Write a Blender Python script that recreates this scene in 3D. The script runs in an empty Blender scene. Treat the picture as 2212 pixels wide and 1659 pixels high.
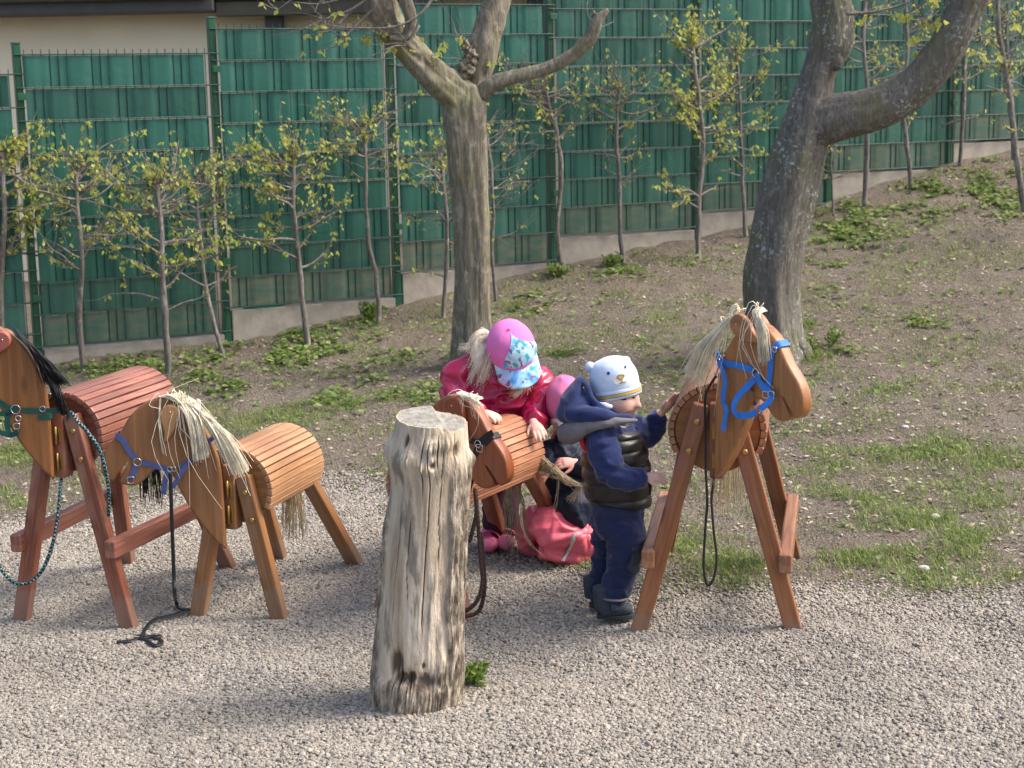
import bpy, bmesh, math, random
import numpy as np
from mathutils import Vector, Matrix
from mathutils.bvhtree import BVHTree

random.seed(7)
rng = np.random.default_rng(11)
SC = bpy.context.scene
COL = SC.collection
PI = math.pi
rad = math.radians

# ------------------------------------------------------------------ camera, sky, sun, exposure
F_PX, CXP, CYP, CAM_H = 3500.0, 1106.0, 829.5, 1.68      # measured on a 2212 x 1659 view of the photograph
PITCH, ROLL = math.atan(0.18), rad(1.2)
FWD = np.array([0, math.cos(PITCH), -math.sin(PITCH)])
_R0 = np.array([1.0, 0, 0]); _U0 = np.array([0, math.sin(PITCH), math.cos(PITCH)])
RGT = math.cos(ROLL) * _R0 - math.sin(ROLL) * _U0
UPV = math.sin(ROLL) * _R0 + math.cos(ROLL) * _U0
CAMP = np.array([0, 0, CAM_H])
cam = bpy.data.cameras.new('camera'); camo = bpy.data.objects.new('camera', cam); COL.objects.link(camo)
cam.sensor_fit = 'HORIZONTAL'; cam.sensor_width = 36.0; cam.lens = 36.0 * F_PX / 2212.0
cam.clip_start = 0.05; cam.clip_end = 400.0
cam.dof.use_dof = True; cam.dof.focus_distance = 5.25; cam.dof.aperture_fstop = 7.1
camo.matrix_world = Matrix(((RGT[0], UPV[0], -FWD[0], 0), (RGT[1], UPV[1], -FWD[1], 0), (RGT[2], UPV[2], -FWD[2], CAM_H), (0, 0, 0, 1)))
SC.camera = camo

SUN_EL, SUN_AZ = rad(48), rad(90)       # azimuth measured from +Y (away from the camera) towards +X (right)
world = bpy.data.worlds.new('World'); SC.world = world; world.use_nodes = True
wn = world.node_tree; bg = wn.nodes['Background']
sky = wn.nodes.new('ShaderNodeTexSky'); sky.sky_type = 'NISHITA'; sky.sun_disc = False
sky.sun_elevation = SUN_EL; sky.sun_rotation = SUN_AZ
sky.air_density = 1.0; sky.dust_density = 5.0; sky.ozone_density = 0.6
wn.links.new(sky.outputs[0], bg.inputs[0]); bg.inputs[1].default_value = 0.15
sl = bpy.data.lights.new('sun', 'SUN'); so = bpy.data.objects.new('sun', sl); COL.objects.link(so)
sl.energy = 1.5; sl.angle = rad(20); sl.color = (1.0, 0.95, 0.89)
sdir = Vector((math.sin(SUN_AZ) * math.cos(SUN_EL), math.cos(SUN_AZ) * math.cos(SUN_EL), math.sin(SUN_EL)))
so.rotation_euler = sdir.to_track_quat('Z', 'Y').to_euler(); so.location = (4, 6, 9)
SC.view_settings.view_transform = 'Standard'; SC.view_settings.look = 'None'
SC.view_settings.exposure = 1.04; SC.view_settings.gamma = 1.0; SC.view_settings.use_curve_mapping = False
SC.render.engine = 'CYCLES'

# ------------------------------------------------------------------ placing helpers
def ray(u, v):
    return FWD + (u - CXP) / F_PX * RGT - (v - CYP) / F_PX * UPV
def atY(u, v, Y):
    d = ray(u, v); return CAMP + d * (Y / d[1])
def atZ(u, v, Z):
    d = ray(u, v); return CAMP + d * ((Z - CAM_H) / d[2])
def project(P):
    d = np.asarray(P, float) - CAMP; w = d @ FWD
    return CXP + F_PX * (d @ RGT) / w, CYP - F_PX * (d @ UPV) / w
K = 2212.0 / 2250.0
def crop(x0, y0, s):
    return lambda x, y: ((x0 + x / s) * K, (y0 + y / s) * K)
c1 = crop(0, 680, 2.182); c2 = crop(780, 680, 2.37); c3 = crop(1180, 760, 2.592); c4 = crop(1340, 640, 2.074)
c5 = crop(960, 680, 5.53); c6 = crop(1480, 660, 5.184); c7 = crop(220, 840, 4.6075); c8 = crop(780, 880, 2.304)
c9 = crop(940, 850, 6.381); cA = crop(0, 700, 4.609); cB = crop(1080, 800, 3.607)

def hash3(i, j, k):
    n = (i * 374761393 + j * 668265263 + k * 2147483647 + 1013904223) & 0xFFFFFFFF
    n = ((n ^ (n >> 13)) * 1274126177) & 0xFFFFFFFF
    return ((n ^ (n >> 16)) & 0xFFFF) / 65535.0
def vnoise(p):
    p = np.asarray(p, float); i = np.floor(p).astype(np.int64); f = p - i; f = f * f * (3 - 2 * f)
    r = 0
    for a in (0, 1):
        for b in (0, 1):
            for c in (0, 1):
                w = (f[..., 0] if a else 1 - f[..., 0]) * (f[..., 1] if b else 1 - f[..., 1]) * (f[..., 2] if c else 1 - f[..., 2])
                r = r + w * hash3(i[..., 0] + a, i[..., 1] + b, i[..., 2] + c)
    return r * 2 - 1
def fbm(p, o=3):
    p = np.asarray(p, float); r = 0; a = 1.0
    for _ in range(o):
        r = r + a * vnoise(p); p = p * 2.03 + 17.3; a *= 0.5
    return r
def sstep(a, b, x):
    t = np.clip((x - a) / (b - a), 0, 1); return t * t * (3 - 2 * t)

# ------------------------------------------------------------------ terrain
FX0, FY0, FC, FS, FSP = -2.871, 9.75, math.cos(rad(26.5)), math.sin(rad(26.5)), 1.19
def fence_pt(n, d=0.0):
    return FX0 + n * FSP * FC + d * FS, FY0 + n * FSP * FS - d * FC
def zg(X, Y):
    X = np.asarray(X, float); Y = np.asarray(Y, float)
    n = ((X - FX0) * FC + (Y - FY0) * FS) / FSP
    d = (X - FX0) * FS - (Y - FY0) * FC
    zf = np.interp(n, [-12, -1, 0, 1, 2, 3, 4, 5, 6, 7, 9, 14], [-.1, .02, .10, .145, .30, .475, .61, .81, 1.05, 1.2, 1.45, 1.6])
    z0 = 0.03 * np.clip(X, -5, 5)
    D = np.clip(4.9 + .75 * X, 3.0, 8.0)
    t = np.clip(1 - d / D, 0, 1)
    z = z0 + (zf - z0) * t ** 1.35
    q = np.stack([X * 1.3, Y * 1.3, 0 * X], -1)
    return z + (0.018 * fbm(q, 2) + 0.008 * fbm(q * 5, 2)) * (0.35 + .65 * sstep(0.05, .4, t))
def ground_px(u, v):
    z = 0.0
    for _ in range(40):
        p = atZ(u, v, z); z = 0.5 * z + 0.5 * float(zg(p[0], p[1]))
    p = atZ(u, v, z); p[2] = z; return p
_gb = [(-500, 1150), (0, 1125), (220, 1105), (450, 1075), (640, 1040), (800, 1045), (900, 1110), (1000, 1180), (1120, 1225), (1290, 1262), (1500, 1272), (1700, 1282), (1900, 1305), (2212, 1335), (2700, 1370)]
_gbw = np.array([ground_px(u, v)[:2] for u, v in _gb])
def gravel_mask(X, Y):
    X = np.asarray(X, float); Y = np.asarray(Y, float)
    yb = np.interp(X, _gbw[:, 0], _gbw[:, 1])
    q = np.stack([X * 2.2, Y * 2.2, 0 * X + 3], -1)
    return sstep(-.45, .32, yb - Y + .30 * fbm(q, 3))

# ------------------------------------------------------------------ mesh helpers
def link(o, parent=None):
    COL.objects.link(o)
    if parent is not None: o.parent = parent
    return o
def tag(o, label=None, cat=None, group=None, kind=None):
    if label: o['label'] = label
    if cat: o['category'] = cat
    if group: o['group'] = group
    if kind: o['kind'] = kind
    return o
def thing(name, label, cat, loc=(0, 0, 0), rz=0.0, group=None):
    o = bpy.data.objects.new(name, None); o.location = loc; o.rotation_euler = (0, 0, rz); o.empty_display_size = .1
    link(o); tag(o, label, cat, group); return o
def mesh(name, V, Fc, mat=None, smooth=False):
    me = bpy.data.meshes.new(name); me.from_pydata([tuple(map(float, v)) for v in V], [], [tuple(int(i) for i in f) for f in Fc]); me.update()
    if mat: me.materials.append(mat)
    if smooth: me.polygons.foreach_set('use_smooth', [True] * len(me.polygons))
    return me
def nmesh(name, V, Q, mat=None, smooth=False, attrs=None):
    """fast mesh from numpy: V (n,3), Q (m,k) equal-sided faces"""
    V = np.asarray(V, np.float32); Q = np.asarray(Q, np.int32); m, k = Q.shape
    me = bpy.data.meshes.new(name)
    me.vertices.add(len(V)); me.vertices.foreach_set('co', V.ravel())
    me.loops.add(m * k); me.loops.foreach_set('vertex_index', Q.ravel())
    me.polygons.add(m); me.polygons.foreach_set('loop_start', np.arange(0, m * k, k, dtype=np.int32))
    if smooth: me.polygons.foreach_set('use_smooth', np.ones(m, bool))
    me.update(calc_edges=True); me.validate()
    if mat: me.materials.append(mat)
    for nme, arr in (attrs or {}).items():
        a = me.attributes.new(nme, 'FLOAT', 'POINT'); a.data.foreach_set('value', np.asarray(arr, np.float32))
    return me
def obj(name, me, parent=None, loc=None, rot=None):
    o = bpy.data.objects.new(name, me)
    if loc is not None: o.location = loc
    if rot is not None: o.rotation_euler = rot
    return link(o, parent)

def catmull(P, per=6):
    P = np.asarray(P, float); n = len(P); out = []
    for i in range(n - 1):
        a = P[max(i - 1, 0)]; b = P[i]; c = P[i + 1]; d = P[min(i + 2, n - 1)]
        for k in range(per):
            t = k / per
            out.append(.5 * ((2 * b) + (c - a) * t + (2 * a - 5 * b + 4 * c - d) * t * t + (3 * b - a - 3 * c + d) * t ** 3))
    out.append(P[-1]); return np.array(out)
def frames(P, ref):
    T = np.gradient(P, axis=0); T /= np.linalg.norm(T, axis=1)[:, None] + 1e-12
    ref = np.asarray(ref, float); B = []; N = []
    b = None
    for t in T:
        if b is None:
            b = np.cross(t, ref)
            if np.linalg.norm(b) < 1e-3: b = np.cross(t, [1, 0.1, 0.2])
        else:
            b = b - t * (b @ t)
        b = b / np.linalg.norm(b); B.append(b); N.append(np.cross(b, t))
    return T, np.array(B), np.array(N)
def sweep(P, Rr, ref=(0, 1, 0), n=16, per=6, cap=True, fn=None):
    """swept tube. P points, Rr per-point radius or (rb, rn); returns V, faces(list)"""
    P = np.asarray(P, float); Rr = np.asarray(Rr, float)
    if Rr.ndim == 1: Rr = np.stack([Rr, Rr], 1)
    PR = np.concatenate([P, Rr], 1)
    if per > 1: PR = catmull(PR, per)
    P, Rr = PR[:, :3], np.maximum(PR[:, 3:], 1e-4)
    T, B, N = frames(P, ref); m = len(P)
    th = np.arange(n) / n * 2 * PI
    V = []
    for i in range(m):
        k = 1.0 if fn is None else fn(i / (m - 1), th)
        V.append(P[i] + (np.cos(th) * Rr[i, 0] * k)[:, None] * B[i] + (np.sin(th) * Rr[i, 1] * k)[:, None] * N[i])
    V = np.concatenate(V); Fc = []
    for i in range(m - 1):
        for j in range(n):
            a = i * n + j; b = i * n + (j + 1) % n
            Fc.append((a, b, b + n, a + n))
    if cap:
        c0 = len(V); V = np.vstack([V, P[0] - T[0] * Rr[0].min() * .35, P[-1] + T[-1] * Rr[-1].min() * .35])
        for j in range(n):
            Fc.append((c0, (j + 1) % n, j)); Fc.append((c0 + 1, (m - 1) * n + j, (m - 1) * n + (j + 1) % n))
    return V, Fc
def ellipsoid(c, r, axes=None, nu=24, nv=14):
    th = np.linspace(0, PI, nv + 1)[1:-1]; ph = np.arange(nu) / nu * 2 * PI
    D = [[0, 0, 1]] + [[math.sin(t) * math.cos(p), math.sin(t) * math.sin(p), math.cos(t)] for t in th for p in ph] + [[0, 0, -1]]
    D = np.array(D) * np.asarray(r, float)
    if axes is not None: D = D @ np.asarray(axes, float)
    V = D + np.asarray(c, float); Fc = []
    for j in range(nu): Fc.append((0, 1 + j, 1 + (j + 1) % nu))
    for i in range(nv - 2):
        for j in range(nu):
            a = 1 + i * nu + j; b = 1 + i * nu + (j + 1) % nu
            Fc.append((a, a + nu, b + nu, b))
    L = len(V) - 1
    for j in range(nu): Fc.append((L, L - nu + (j + 1) % nu, L - nu + j))
    return V, Fc
def join(parts):
    V = []; Fc = []; o = 0
    for v, f in parts:
        V.append(np.asarray(v, float)); Fc += [tuple(i + o for i in q) for q in f]; o += len(v)
    return np.concatenate(V), Fc
def fuse(parts, voxel=.007, smooth=6, wrinkle=None):
    """melt closed shapes into one continuous surface; wrinkle = (amplitude, [frequency xyz], ridged)"""
    V, Fc = join(parts); me = mesh('tmp', V, Fc); o = bpy.data.objects.new('tmp', me); COL.objects.link(o)
    m = o.modifiers.new('r', 'REMESH'); m.mode = 'VOXEL'; m.voxel_size = voxel
    s = o.modifiers.new('s', 'SMOOTH'); s.iterations = smooth; s.factor = .5
    dg = bpy.context.evaluated_depsgraph_get(); dg.update(); e = o.evaluated_get(dg).to_mesh()
    nv = len(e.vertices); co = np.empty(nv * 3, np.float32); e.vertices.foreach_get('co', co); co = co.reshape(-1, 3).astype(float)
    no = np.empty(nv * 3, np.float32); e.vertices.foreach_get('normal', no); no = no.reshape(-1, 3)
    fc = [tuple(p.vertices) for p in e.polygons]
    o.evaluated_get(dg).to_mesh_clear(); bpy.data.objects.remove(o); bpy.data.meshes.remove(me)
    if wrinkle:
        for amp, fr, ridged in wrinkle:
            q = co * np.asarray(fr, float)
            q = q + .8 * np.stack([vnoise(q * .6 + 5), vnoise(q * .6 + 9), vnoise(q * .6 + 21)], -1)
            w = fbm(q, 2)
            if ridged: w = 1 - 2.2 * np.abs(w)
            co = co + no * (amp * w)[:, None]
    return co, fc
def put(name, VF, mat, parent, smooth=True):
    """mesh object in world coordinates under an unrotated Empty"""
    V, Fc = VF; V = np.asarray(V, float)
    if parent is not None: V = V - np.array(parent.matrix_basis.translation if parent.type == 'EMPTY' else root_loc(parent))
    return obj(name, mesh(name, V, Fc, mat, smooth), parent)
def root_loc(o):
    while o.parent is not None: o = o.parent
    return o.location
def put2(name, VF, mat, part, smooth=True):
    V, Fc = VF; V = np.asarray(V, float) - np.array(root_loc(part)); return obj(name, mesh(name, V, Fc, mat, smooth), part)
def bvh(VFs):
    V, Fc = join(VFs); return BVHTree.FromPolygons([tuple(v) for v in V], Fc)
def hitpx(tree, uv, off=0.0):
    d = ray(*uv); h = tree.ray_cast(Vector(CAMP), Vector(d).normalized())
    if h[0] is None: return None
    n = h[1]
    if n.dot(Vector(d)) > 0: n = -n
    return np.array(h[0] + n * off)
def patch(tree, outline, off=.0015, rings=4):
    """thin piece of cloth or print lying on a surface; outline in view pixels"""
    O = np.array(outline, float); c = O.mean(0); m = len(O); V = []; Fc = []
    p = hitpx(tree, c, off)
    if p is None: return None
    V.append(p)
    for r in range(1, rings + 1):
        for q in O:
            h = hitpx(tree, c + (q - c) * r / rings, off)
            V.append(h if h is not None else V[-1])
    for j in range(m): Fc.append((0, 1 + j, 1 + (j + 1) % m))
    for r in range(rings - 1):
        for j in range(m):
            a = 1 + r * m + j; b = 1 + r * m + (j + 1) % m; Fc.append((a, a + m, b + m, b))
    return np.array(V), Fc
def ell(cx, cy, rx, ry, n=14, a0=0.0):
    ca, sa = math.cos(a0), math.sin(a0)
    return [(cx + rx * math.cos(t) * ca - ry * math.sin(t) * sa, cy + rx * math.cos(t) * sa + ry * math.sin(t) * ca) for t in np.arange(n) / n * 2 * PI]
def strands(lines, r=.0015, sides=3, taper=.4):
    V = []; Fc = []; o = 0
    for L in lines:
        L = np.asarray(L, float); T, B, N = frames(L, (.3, .5, .81)); m = len(L)
        for i in range(m):
            rr = r * (1 - (1 - taper) * i / (m - 1))
            for k in range(sides):
                a = k / sides * 2 * PI; V.append(L[i] + rr * (math.cos(a) * B[i] + math.sin(a) * N[i]))
        for i in range(m - 1):
            for k in range(sides):
                a = o + i * sides + k; b = o + i * sides + (k + 1) % sides; Fc.append((a, b, b + sides, a + sides))
        o += m * sides
    return np.array(V), Fc
def box(x0, x1, y0, y1, z0, z1, bev=0.0, seg=2):
    bm = bmesh.new(); bmesh.ops.create_cube(bm, size=1)
    for v in bm.verts: v.co = ((x0 + x1) / 2 + v.co.x * (x1 - x0), (y0 + y1) / 2 + v.co.y * (y1 - y0), (z0 + z1) / 2 + v.co.z * (z1 - z0))
    if bev: bmesh.ops.bevel(bm, geom=bm.edges[:], offset=bev, segments=seg, affect='EDGES', profile=.5)
    return bm
def bmm(name, bm, mat, smooth=False):
    me = bpy.data.meshes.new(name); bm.to_mesh(me); bm.free()
    if mat: me.materials.append(mat)
    if smooth: me.polygons.foreach_set('use_smooth', [True] * len(me.polygons))
    return me
def board(outline, thick, bev, notch=None):
    """board cut to a 2D outline (x, z), thickness along y, edges rounded over"""
    O = np.array(outline, float); area = .5 * np.sum(O[:, 0] * np.roll(O[:, 1], -1) - np.roll(O[:, 0], -1) * O[:, 1])
    if area < 0: O = O[::-1]
    e = np.roll(O, -1, 0) - O; e /= np.linalg.norm(e, axis=1)[:, None] + 1e-12; nrm = np.stack([-e[:, 1], e[:, 0]], 1)     # inward for a counter-clockwise outline
    vn = nrm + np.roll(nrm, 1, 0); vn /= np.linalg.norm(vn, axis=1)[:, None] + 1e-9
    cr = np.cross(np.roll(e, 1, 0), e); lim = np.where(cr < -.35, .25, 1.0)[:, None]
    if notch is not None: lim = lim * (.12 + .88 * sstep(.012, .06, np.linalg.norm(O - np.asarray(notch), axis=1)))[:, None]
    bm = bmesh.new(); rings = []; ns = 4
    prof = [(bev * (1 - math.cos(t)), -thick / 2 + bev * (1 - math.sin(t))) for t in np.linspace(PI / 2, 0, ns + 1)]
    prof += [(x, -y) for x, y in prof[::-1]]
    for ins, y in prof:
        Q = O + vn * ins * lim; rings.append([bm.verts.new((q[0], y, q[1])) for q in Q])
    n = len(O)
    for a, b in zip(rings[:-1], rings[1:]):
        for j in range(n):
            f = bm.faces.new((a[j], a[(j + 1) % n], b[(j + 1) % n], b[j])); f.smooth = True
    from mathutils.geometry import tessellate_polygon
    for rg, y in ((rings[0], 0), (rings[-1], 0)):
        for t in tessellate_polygon([[v.co.xzy for v in rg]]):
            try: bm.faces.new([rg[i] for i in t])
            except ValueError: pass
    bmesh.ops.recalc_face_normals(bm, faces=bm.faces[:])
    return bm

# ------------------------------------------------------------------ materials
def newmat(name, rough=.6, spec=.5):
    m = bpy.data.materials.new(name); m.use_nodes = True; nt = m.node_tree
    b = nt.nodes['Principled BSDF']; b.inputs['Roughness'].default_value = rough; b.inputs['Specular IOR Level'].default_value = spec
    return m, nt, b
def N(nt, t, **kw):
    n = nt.nodes.new(t)
    for k, v in kw.items():
        if k in n.inputs.keys(): n.inputs[k].default_value = v
        else: setattr(n, k, v)
    return n
def L(nt, a, b): nt.links.new(a, b)
def ramp(nt, fac, stops):
    r = nt.nodes.new('ShaderNodeValToRGB'); el = r.color_ramp.elements
    while len(el) < len(stops): el.new(.5)
    for e, (p, c) in zip(el, stops): e.position = p; e.color = (*c, 1) if len(c) == 3 else c
    L(nt, fac, r.inputs[0]); return r.outputs[0]
def coords(nt, scale=(1, 1, 1), src='Object'):
    t = nt.nodes.new('ShaderNodeTexCoord'); m = nt.nodes.new('ShaderNodeMapping'); m.inputs['Scale'].default_value = scale
    L(nt, t.outputs[src], m.inputs[0]); return m.outputs[0]
def noise(nt, vec, scale, detail=4, rough=.55, dist=0.0):
    n = N(nt, 'ShaderNodeTexNoise', Scale=scale, Detail=detail, Roughness=rough, Distortion=dist); L(nt, vec, n.inputs['Vector']); return n.outputs['Fac']
def mix(nt, fac, a, b, mode='MIX'):
    m = nt.nodes.new('ShaderNodeMix'); m.data_type = 'RGBA'; m.blend_type = mode
    for s, v in ((m.inputs['Factor'], fac), (m.inputs[6], a), (m.inputs[7], b)):
        if hasattr(v, 'links'): L(nt, v, s)
        elif isinstance(v, tuple): s.default_value = (*v, 1) if len(v) == 3 else v
        else: s.default_value = v
    return m.outputs[2]
def bump(nt, b, h, strength=.3, dist=.01):
    n = N(nt, 'ShaderNodeBump', Strength=strength, Distance=dist); L(nt, h, n.inputs['Height']); L(nt, n.outputs[0], b.inputs['Normal'])
def randv(nt, lo, hi):
    o = nt.nodes.new('ShaderNodeObjectInfo'); r = N(nt, 'ShaderNodeMapRange'); r.inputs['To Min'].default_value = lo; r.inputs['To Max'].default_value = hi
    L(nt, o.outputs['Random'], r.inputs[0]); return r.outputs[0]
def hsv(nt, col, val):
    h = nt.nodes.new('ShaderNodeHueSaturation'); L(nt, col, h.inputs['Color']); L(nt, val, h.inputs['Value']); return h.outputs[0]

def m_plain(name, c, rough=.6, spec=.5, var=.15, scale=30, bmp=.15, metal=0.0, src='Object', sheen=0.0, bdist=.003):
    m, nt, b = newmat(name, rough, spec); v = coords(nt, src=src)
    n = noise(nt, v, scale); c = np.array(c)
    L(nt, ramp(nt, n, [(.25, tuple(c * (1 - var))), (.75, tuple(np.minimum(c * (1 + var), 1)))]), b.inputs['Base Color'])
    b.inputs['Metallic'].default_value = metal
    if sheen: b.inputs['Sheen Weight'].default_value = sheen; b.inputs['Sheen Roughness'].default_value = .5
    if bmp: bump(nt, b, noise(nt, v, scale * 3, 3), bmp, bdist)
    return m
def m_wood(name, dark, mid, light, grain='z', rough=.38, var=(.85, 1.15), blot=None):
    m, nt, b = newmat(name, rough, .45)
    sc = {'x': (2.2, 42, 42), 'y': (42, 2.2, 42), 'z': (42, 42, 2.2)}[grain]
    v = coords(nt, sc); n1 = noise(nt, v, 1.0, 5, .6, .8)
    sc2 = {'x': (.8, 9, 9), 'y': (9, .8, 9), 'z': (9, 9, .8)}[grain]
    v2 = coords(nt, sc2); n2 = noise(nt, v2, 1.3, 3, .5, 1.2)
    c = ramp(nt, n1, [(.30, tuple(x * .72 for x in dark)), (.44, dark), (.54, mid), (.70, light)])
    c = mix(nt, .38, c, ramp(nt, n2, [(.3, dark), (.55, mid), (.75, light)]))
    if blot:
        v3 = coords(nt, {'x': (2, 5, 5), 'y': (5, 2, 5), 'z': (5, 5, 2)}[grain]); n3 = noise(nt, v3, 2.2, 4, .6, .4)
        f = ramp(nt, n3, [(.45, (0, 0, 0)), (.62, (.85, .85, .85))]); c = mix(nt, f, c, blot)
    # a few knots
    vk = coords(nt, {'x': (3.0, 9, 9), 'y': (9, 3.0, 9), 'z': (9, 9, 3.0)}[grain])
    vo = N(nt, 'ShaderNodeTexVoronoi', Scale=.9); L(nt, vk, vo.inputs['Vector'])
    kf = ramp(nt, vo.outputs['Distance'], [(.04, (.7, .7, .7)), (.12, (0, 0, 0))])
    c = mix(nt, kf, c, tuple(x * .45 for x in dark))
    if grain == 'z':
        ge = nt.nodes.new('ShaderNodeNewGeometry'); sx_ = nt.nodes.new('ShaderNodeSeparateXYZ'); L(nt, ge.outputs['Position'], sx_.inputs[0])
        ad = N(nt, 'ShaderNodeMath', operation='MULTIPLY_ADD'); L(nt, noise(nt, ge.outputs['Position'], 30, 3), ad.inputs[0]); ad.inputs[1].default_value = -.10; L(nt, sx_.outputs['Z'], ad.inputs[2])
        c = mix(nt, ramp(nt, ad.outputs[0], [(0.0, (.32, .32, .32)), (.025, (0, 0, 0))]), c, (.27, .235, .19))
    L(nt, hsv(nt, c, randv(nt, *var)), b.inputs['Base Color'])
    rr = N(nt, 'ShaderNodeMapRange'); rr.inputs['To Min'].default_value = rough - .08; rr.inputs['To Max'].default_value = rough + .14
    L(nt, n2, rr.inputs[0]); L(nt, rr.outputs[0], b.inputs['Roughness'])
    bump(nt, b, n1, .2, .002)
    return m
def m_leaf(name, stops, rough=.45, transl=.35):
    m, nt, b = newmat(name, rough, .4)
    g = nt.nodes.new('ShaderNodeNewGeometry'); c = ramp(nt, g.outputs['Random Per Island'], stops)
    L(nt, c, b.inputs['Base Color'])
    t = nt.nodes.new('ShaderNodeBsdfTranslucent'); L(nt, c, t.inputs[0])
    mx = nt.nodes.new('ShaderNodeMixShader'); mx.inputs[0].default_value = transl
    L(nt, b.outputs[0], mx.inputs[1]); L(nt, t.outputs[0], mx.inputs[2]); L(nt, mx.outputs[0], nt.nodes['Material Output'].inputs[0])
    return m
def m_bark(name, dark, mid, light, lichen=None, moss=None, k=1.0):
    m, nt, b = newmat(name, .88, .15)
    n1 = noise(nt, coords(nt, (22 * k, 22 * k, 2.4 * k)), 1.2, 6, .65, .6); n4 = noise(nt, coords(nt, (75 * k, 75 * k, 14 * k)), 1.0, 5, .7, .3)
    n2 = noise(nt, coords(nt, (4, 4, 1.6)), 1.5, 5, .6); n5 = noise(nt, coords(nt, (16, 16, 9)), 1.3, 4, .6)
    c = ramp(nt, n1, [(.30, dark), (.48, mid), (.70, light)]); c = mix(nt, .35, c, ramp(nt, n2, [(.3, dark), (.7, light)]))
    c = mix(nt, .45, c, ramp(nt, n4, [(.33, tuple(x * .6 for x in dark)), (.52, mid), (.7, tuple(min(1, x * 1.25) for x in light))]))
    f0 = ramp(nt, n5, [(.56, (0, 0, 0)), (.64, (.55, .55, .55))]); c = mix(nt, f0, c, tuple(min(1, x * 1.15) for x in light))
    if moss:
        f = ramp(nt, noise(nt, coords(nt, (3, 3, 2)), 1.6, 5), [(.5, (0, 0, 0)), (.66, (.6, .6, .6))]); c = mix(nt, f, c, moss)
    if lichen:
        f1 = ramp(nt, noise(nt, coords(nt), 42, 4, .7), [(.56, (0, 0, 0)), (.61, (1, 1, 1))])
        f2 = ramp(nt, noise(nt, coords(nt), 3.2, 3), [(.42, (0, 0, 0)), (.6, (1, 1, 1))])
        c = mix(nt, mix(nt, 1.0, f1, f2, 'MULTIPLY'), c, lichen)
    L(nt, c, b.inputs['Base Color']); h = N(nt, 'ShaderNodeMath', operation='ADD'); L(nt, n1, h.inputs[0]); L(nt, n4, h.inputs[1]); bump(nt, b, h.outputs[0], .65, .018); return m

M = {}
M['wood_red'] = m_wood('mahogany_stained_wood', (0.139, 0.044, 0.025), (0.273, 0.092, 0.055), (0.365, 0.145, 0.088), 'z', .36, blot=(0.332, 0.169, 0.120))
M['slat_red'] = m_wood('mahogany_stained_slat', (0.175, 0.067, 0.046), (0.310, 0.131, 0.091), (0.390, 0.190, 0.132), 'y', .34, (.82, 1.18))
M['disc_red'] = m_wood('mahogany_stained_disc', (0.114, 0.032, 0.018), (0.206, 0.062, 0.037), (0.274, 0.093, 0.054), 'x', .42)
M['wood_brown'] = m_wood('brown_stained_wood', (0.167, 0.059, 0.023), (0.274, 0.110, 0.046), (0.354, 0.160, 0.079), 'z', .38, blot=(0.221, 0.095, 0.069))
M['slat_brown'] = m_wood('brown_stained_slat', (0.214, 0.092, 0.048), (0.331, 0.159, 0.087), (0.423, 0.230, 0.135), 'y', .36, (.8, 1.18))
M['disc_brown'] = m_wood('brown_stained_disc', (0.189, 0.070, 0.024), (0.273, 0.109, 0.037), (0.340, 0.152, 0.057), 'x', .42)
M['wood_honey'] = m_wood('honey_stained_wood', (0.220, 0.090, 0.033), (0.335, 0.155, 0.058), (0.425, 0.228, 0.095), 'z', .38, blot=(0.293, 0.160, 0.093))
M['slat_honey'] = m_wood('honey_stained_slat', (0.322, 0.162, 0.080), (0.450, 0.253, 0.131), (0.544, 0.339, 0.194), 'y', .36, (.82, 1.16))
M['disc_honey'] = m_wood('honey_stained_disc', (0.226, 0.096, 0.033), (0.340, 0.157, 0.052), (0.425, 0.218, 0.078), 'x', .42)
M['wood_rust'] = m_wood('rust_stained_wood', (0.167, 0.046, 0.020), (0.282, 0.084, 0.036), (0.361, 0.130, 0.059), 'z', .36, blot=(0.335, 0.162, 0.102))
M['slat_rust'] = m_wood('rust_stained_slat', (0.284, 0.113, 0.061), (0.421, 0.196, 0.109), (0.513, 0.281, 0.167), 'y', .36, (.8, 1.16))
M['disc_rust'] = m_wood('rust_stained_disc', (0.160, 0.047, 0.020), (0.265, 0.082, 0.033), (0.339, 0.122, 0.052), 'x', .42)
M['head_brown'] = m_wood('brown_stained_head', (0.184, 0.072, 0.023), (0.265, 0.110, 0.034), (0.319, 0.140, 0.047), 'z', .44, (.98, 1.02))
M['head_tan'] = m_wood('tan_stained_head', (0.184, 0.081, 0.030), (0.257, 0.119, 0.047), (0.310, 0.150, 0.065), 'z', .46, (.98, 1.02))
M['head_rust'] = m_wood('rust_stained_head', (0.193, 0.055, 0.021), (0.290, 0.082, 0.030), (0.347, 0.111, 0.043), 'z', .38, (.98, 1.02))
M['head_amber'] = m_wood('amber_stained_head', (0.242, 0.099, 0.034), (0.348, 0.152, 0.054), (0.416, 0.197, 0.080), 'z', .40, (.98, 1.02))
M['ear_honey'] = m_wood('honey_ear_wood', (0.337, 0.173, 0.070), (0.431, 0.234, 0.100), (0.499, 0.293, 0.133), 'z', .42, (.98, 1.02))
M['ear_amber'] = m_wood('amber_ear_wood', (.26, .105, .04), (.37, .165, .065), (.45, .22, .095), 'x', .40, (.98, 1.02))
M['ear_rust'] = m_wood('rust_ear_wood', (.20, .052, .02), (.28, .075, .028), (.34, .10, .04), 'z', .36, (.98, 1.02))
M['ear_red'] = m_wood('red_ear_wood', (0.259, 0.079, 0.062), (0.334, 0.101, 0.080), (0.381, 0.132, 0.102), 'z', .42, (.98, 1.02))
M['brass'] = m_plain('brass', (.42, .27, .09), .35, .5, .2, 60, .1, .9)
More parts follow.
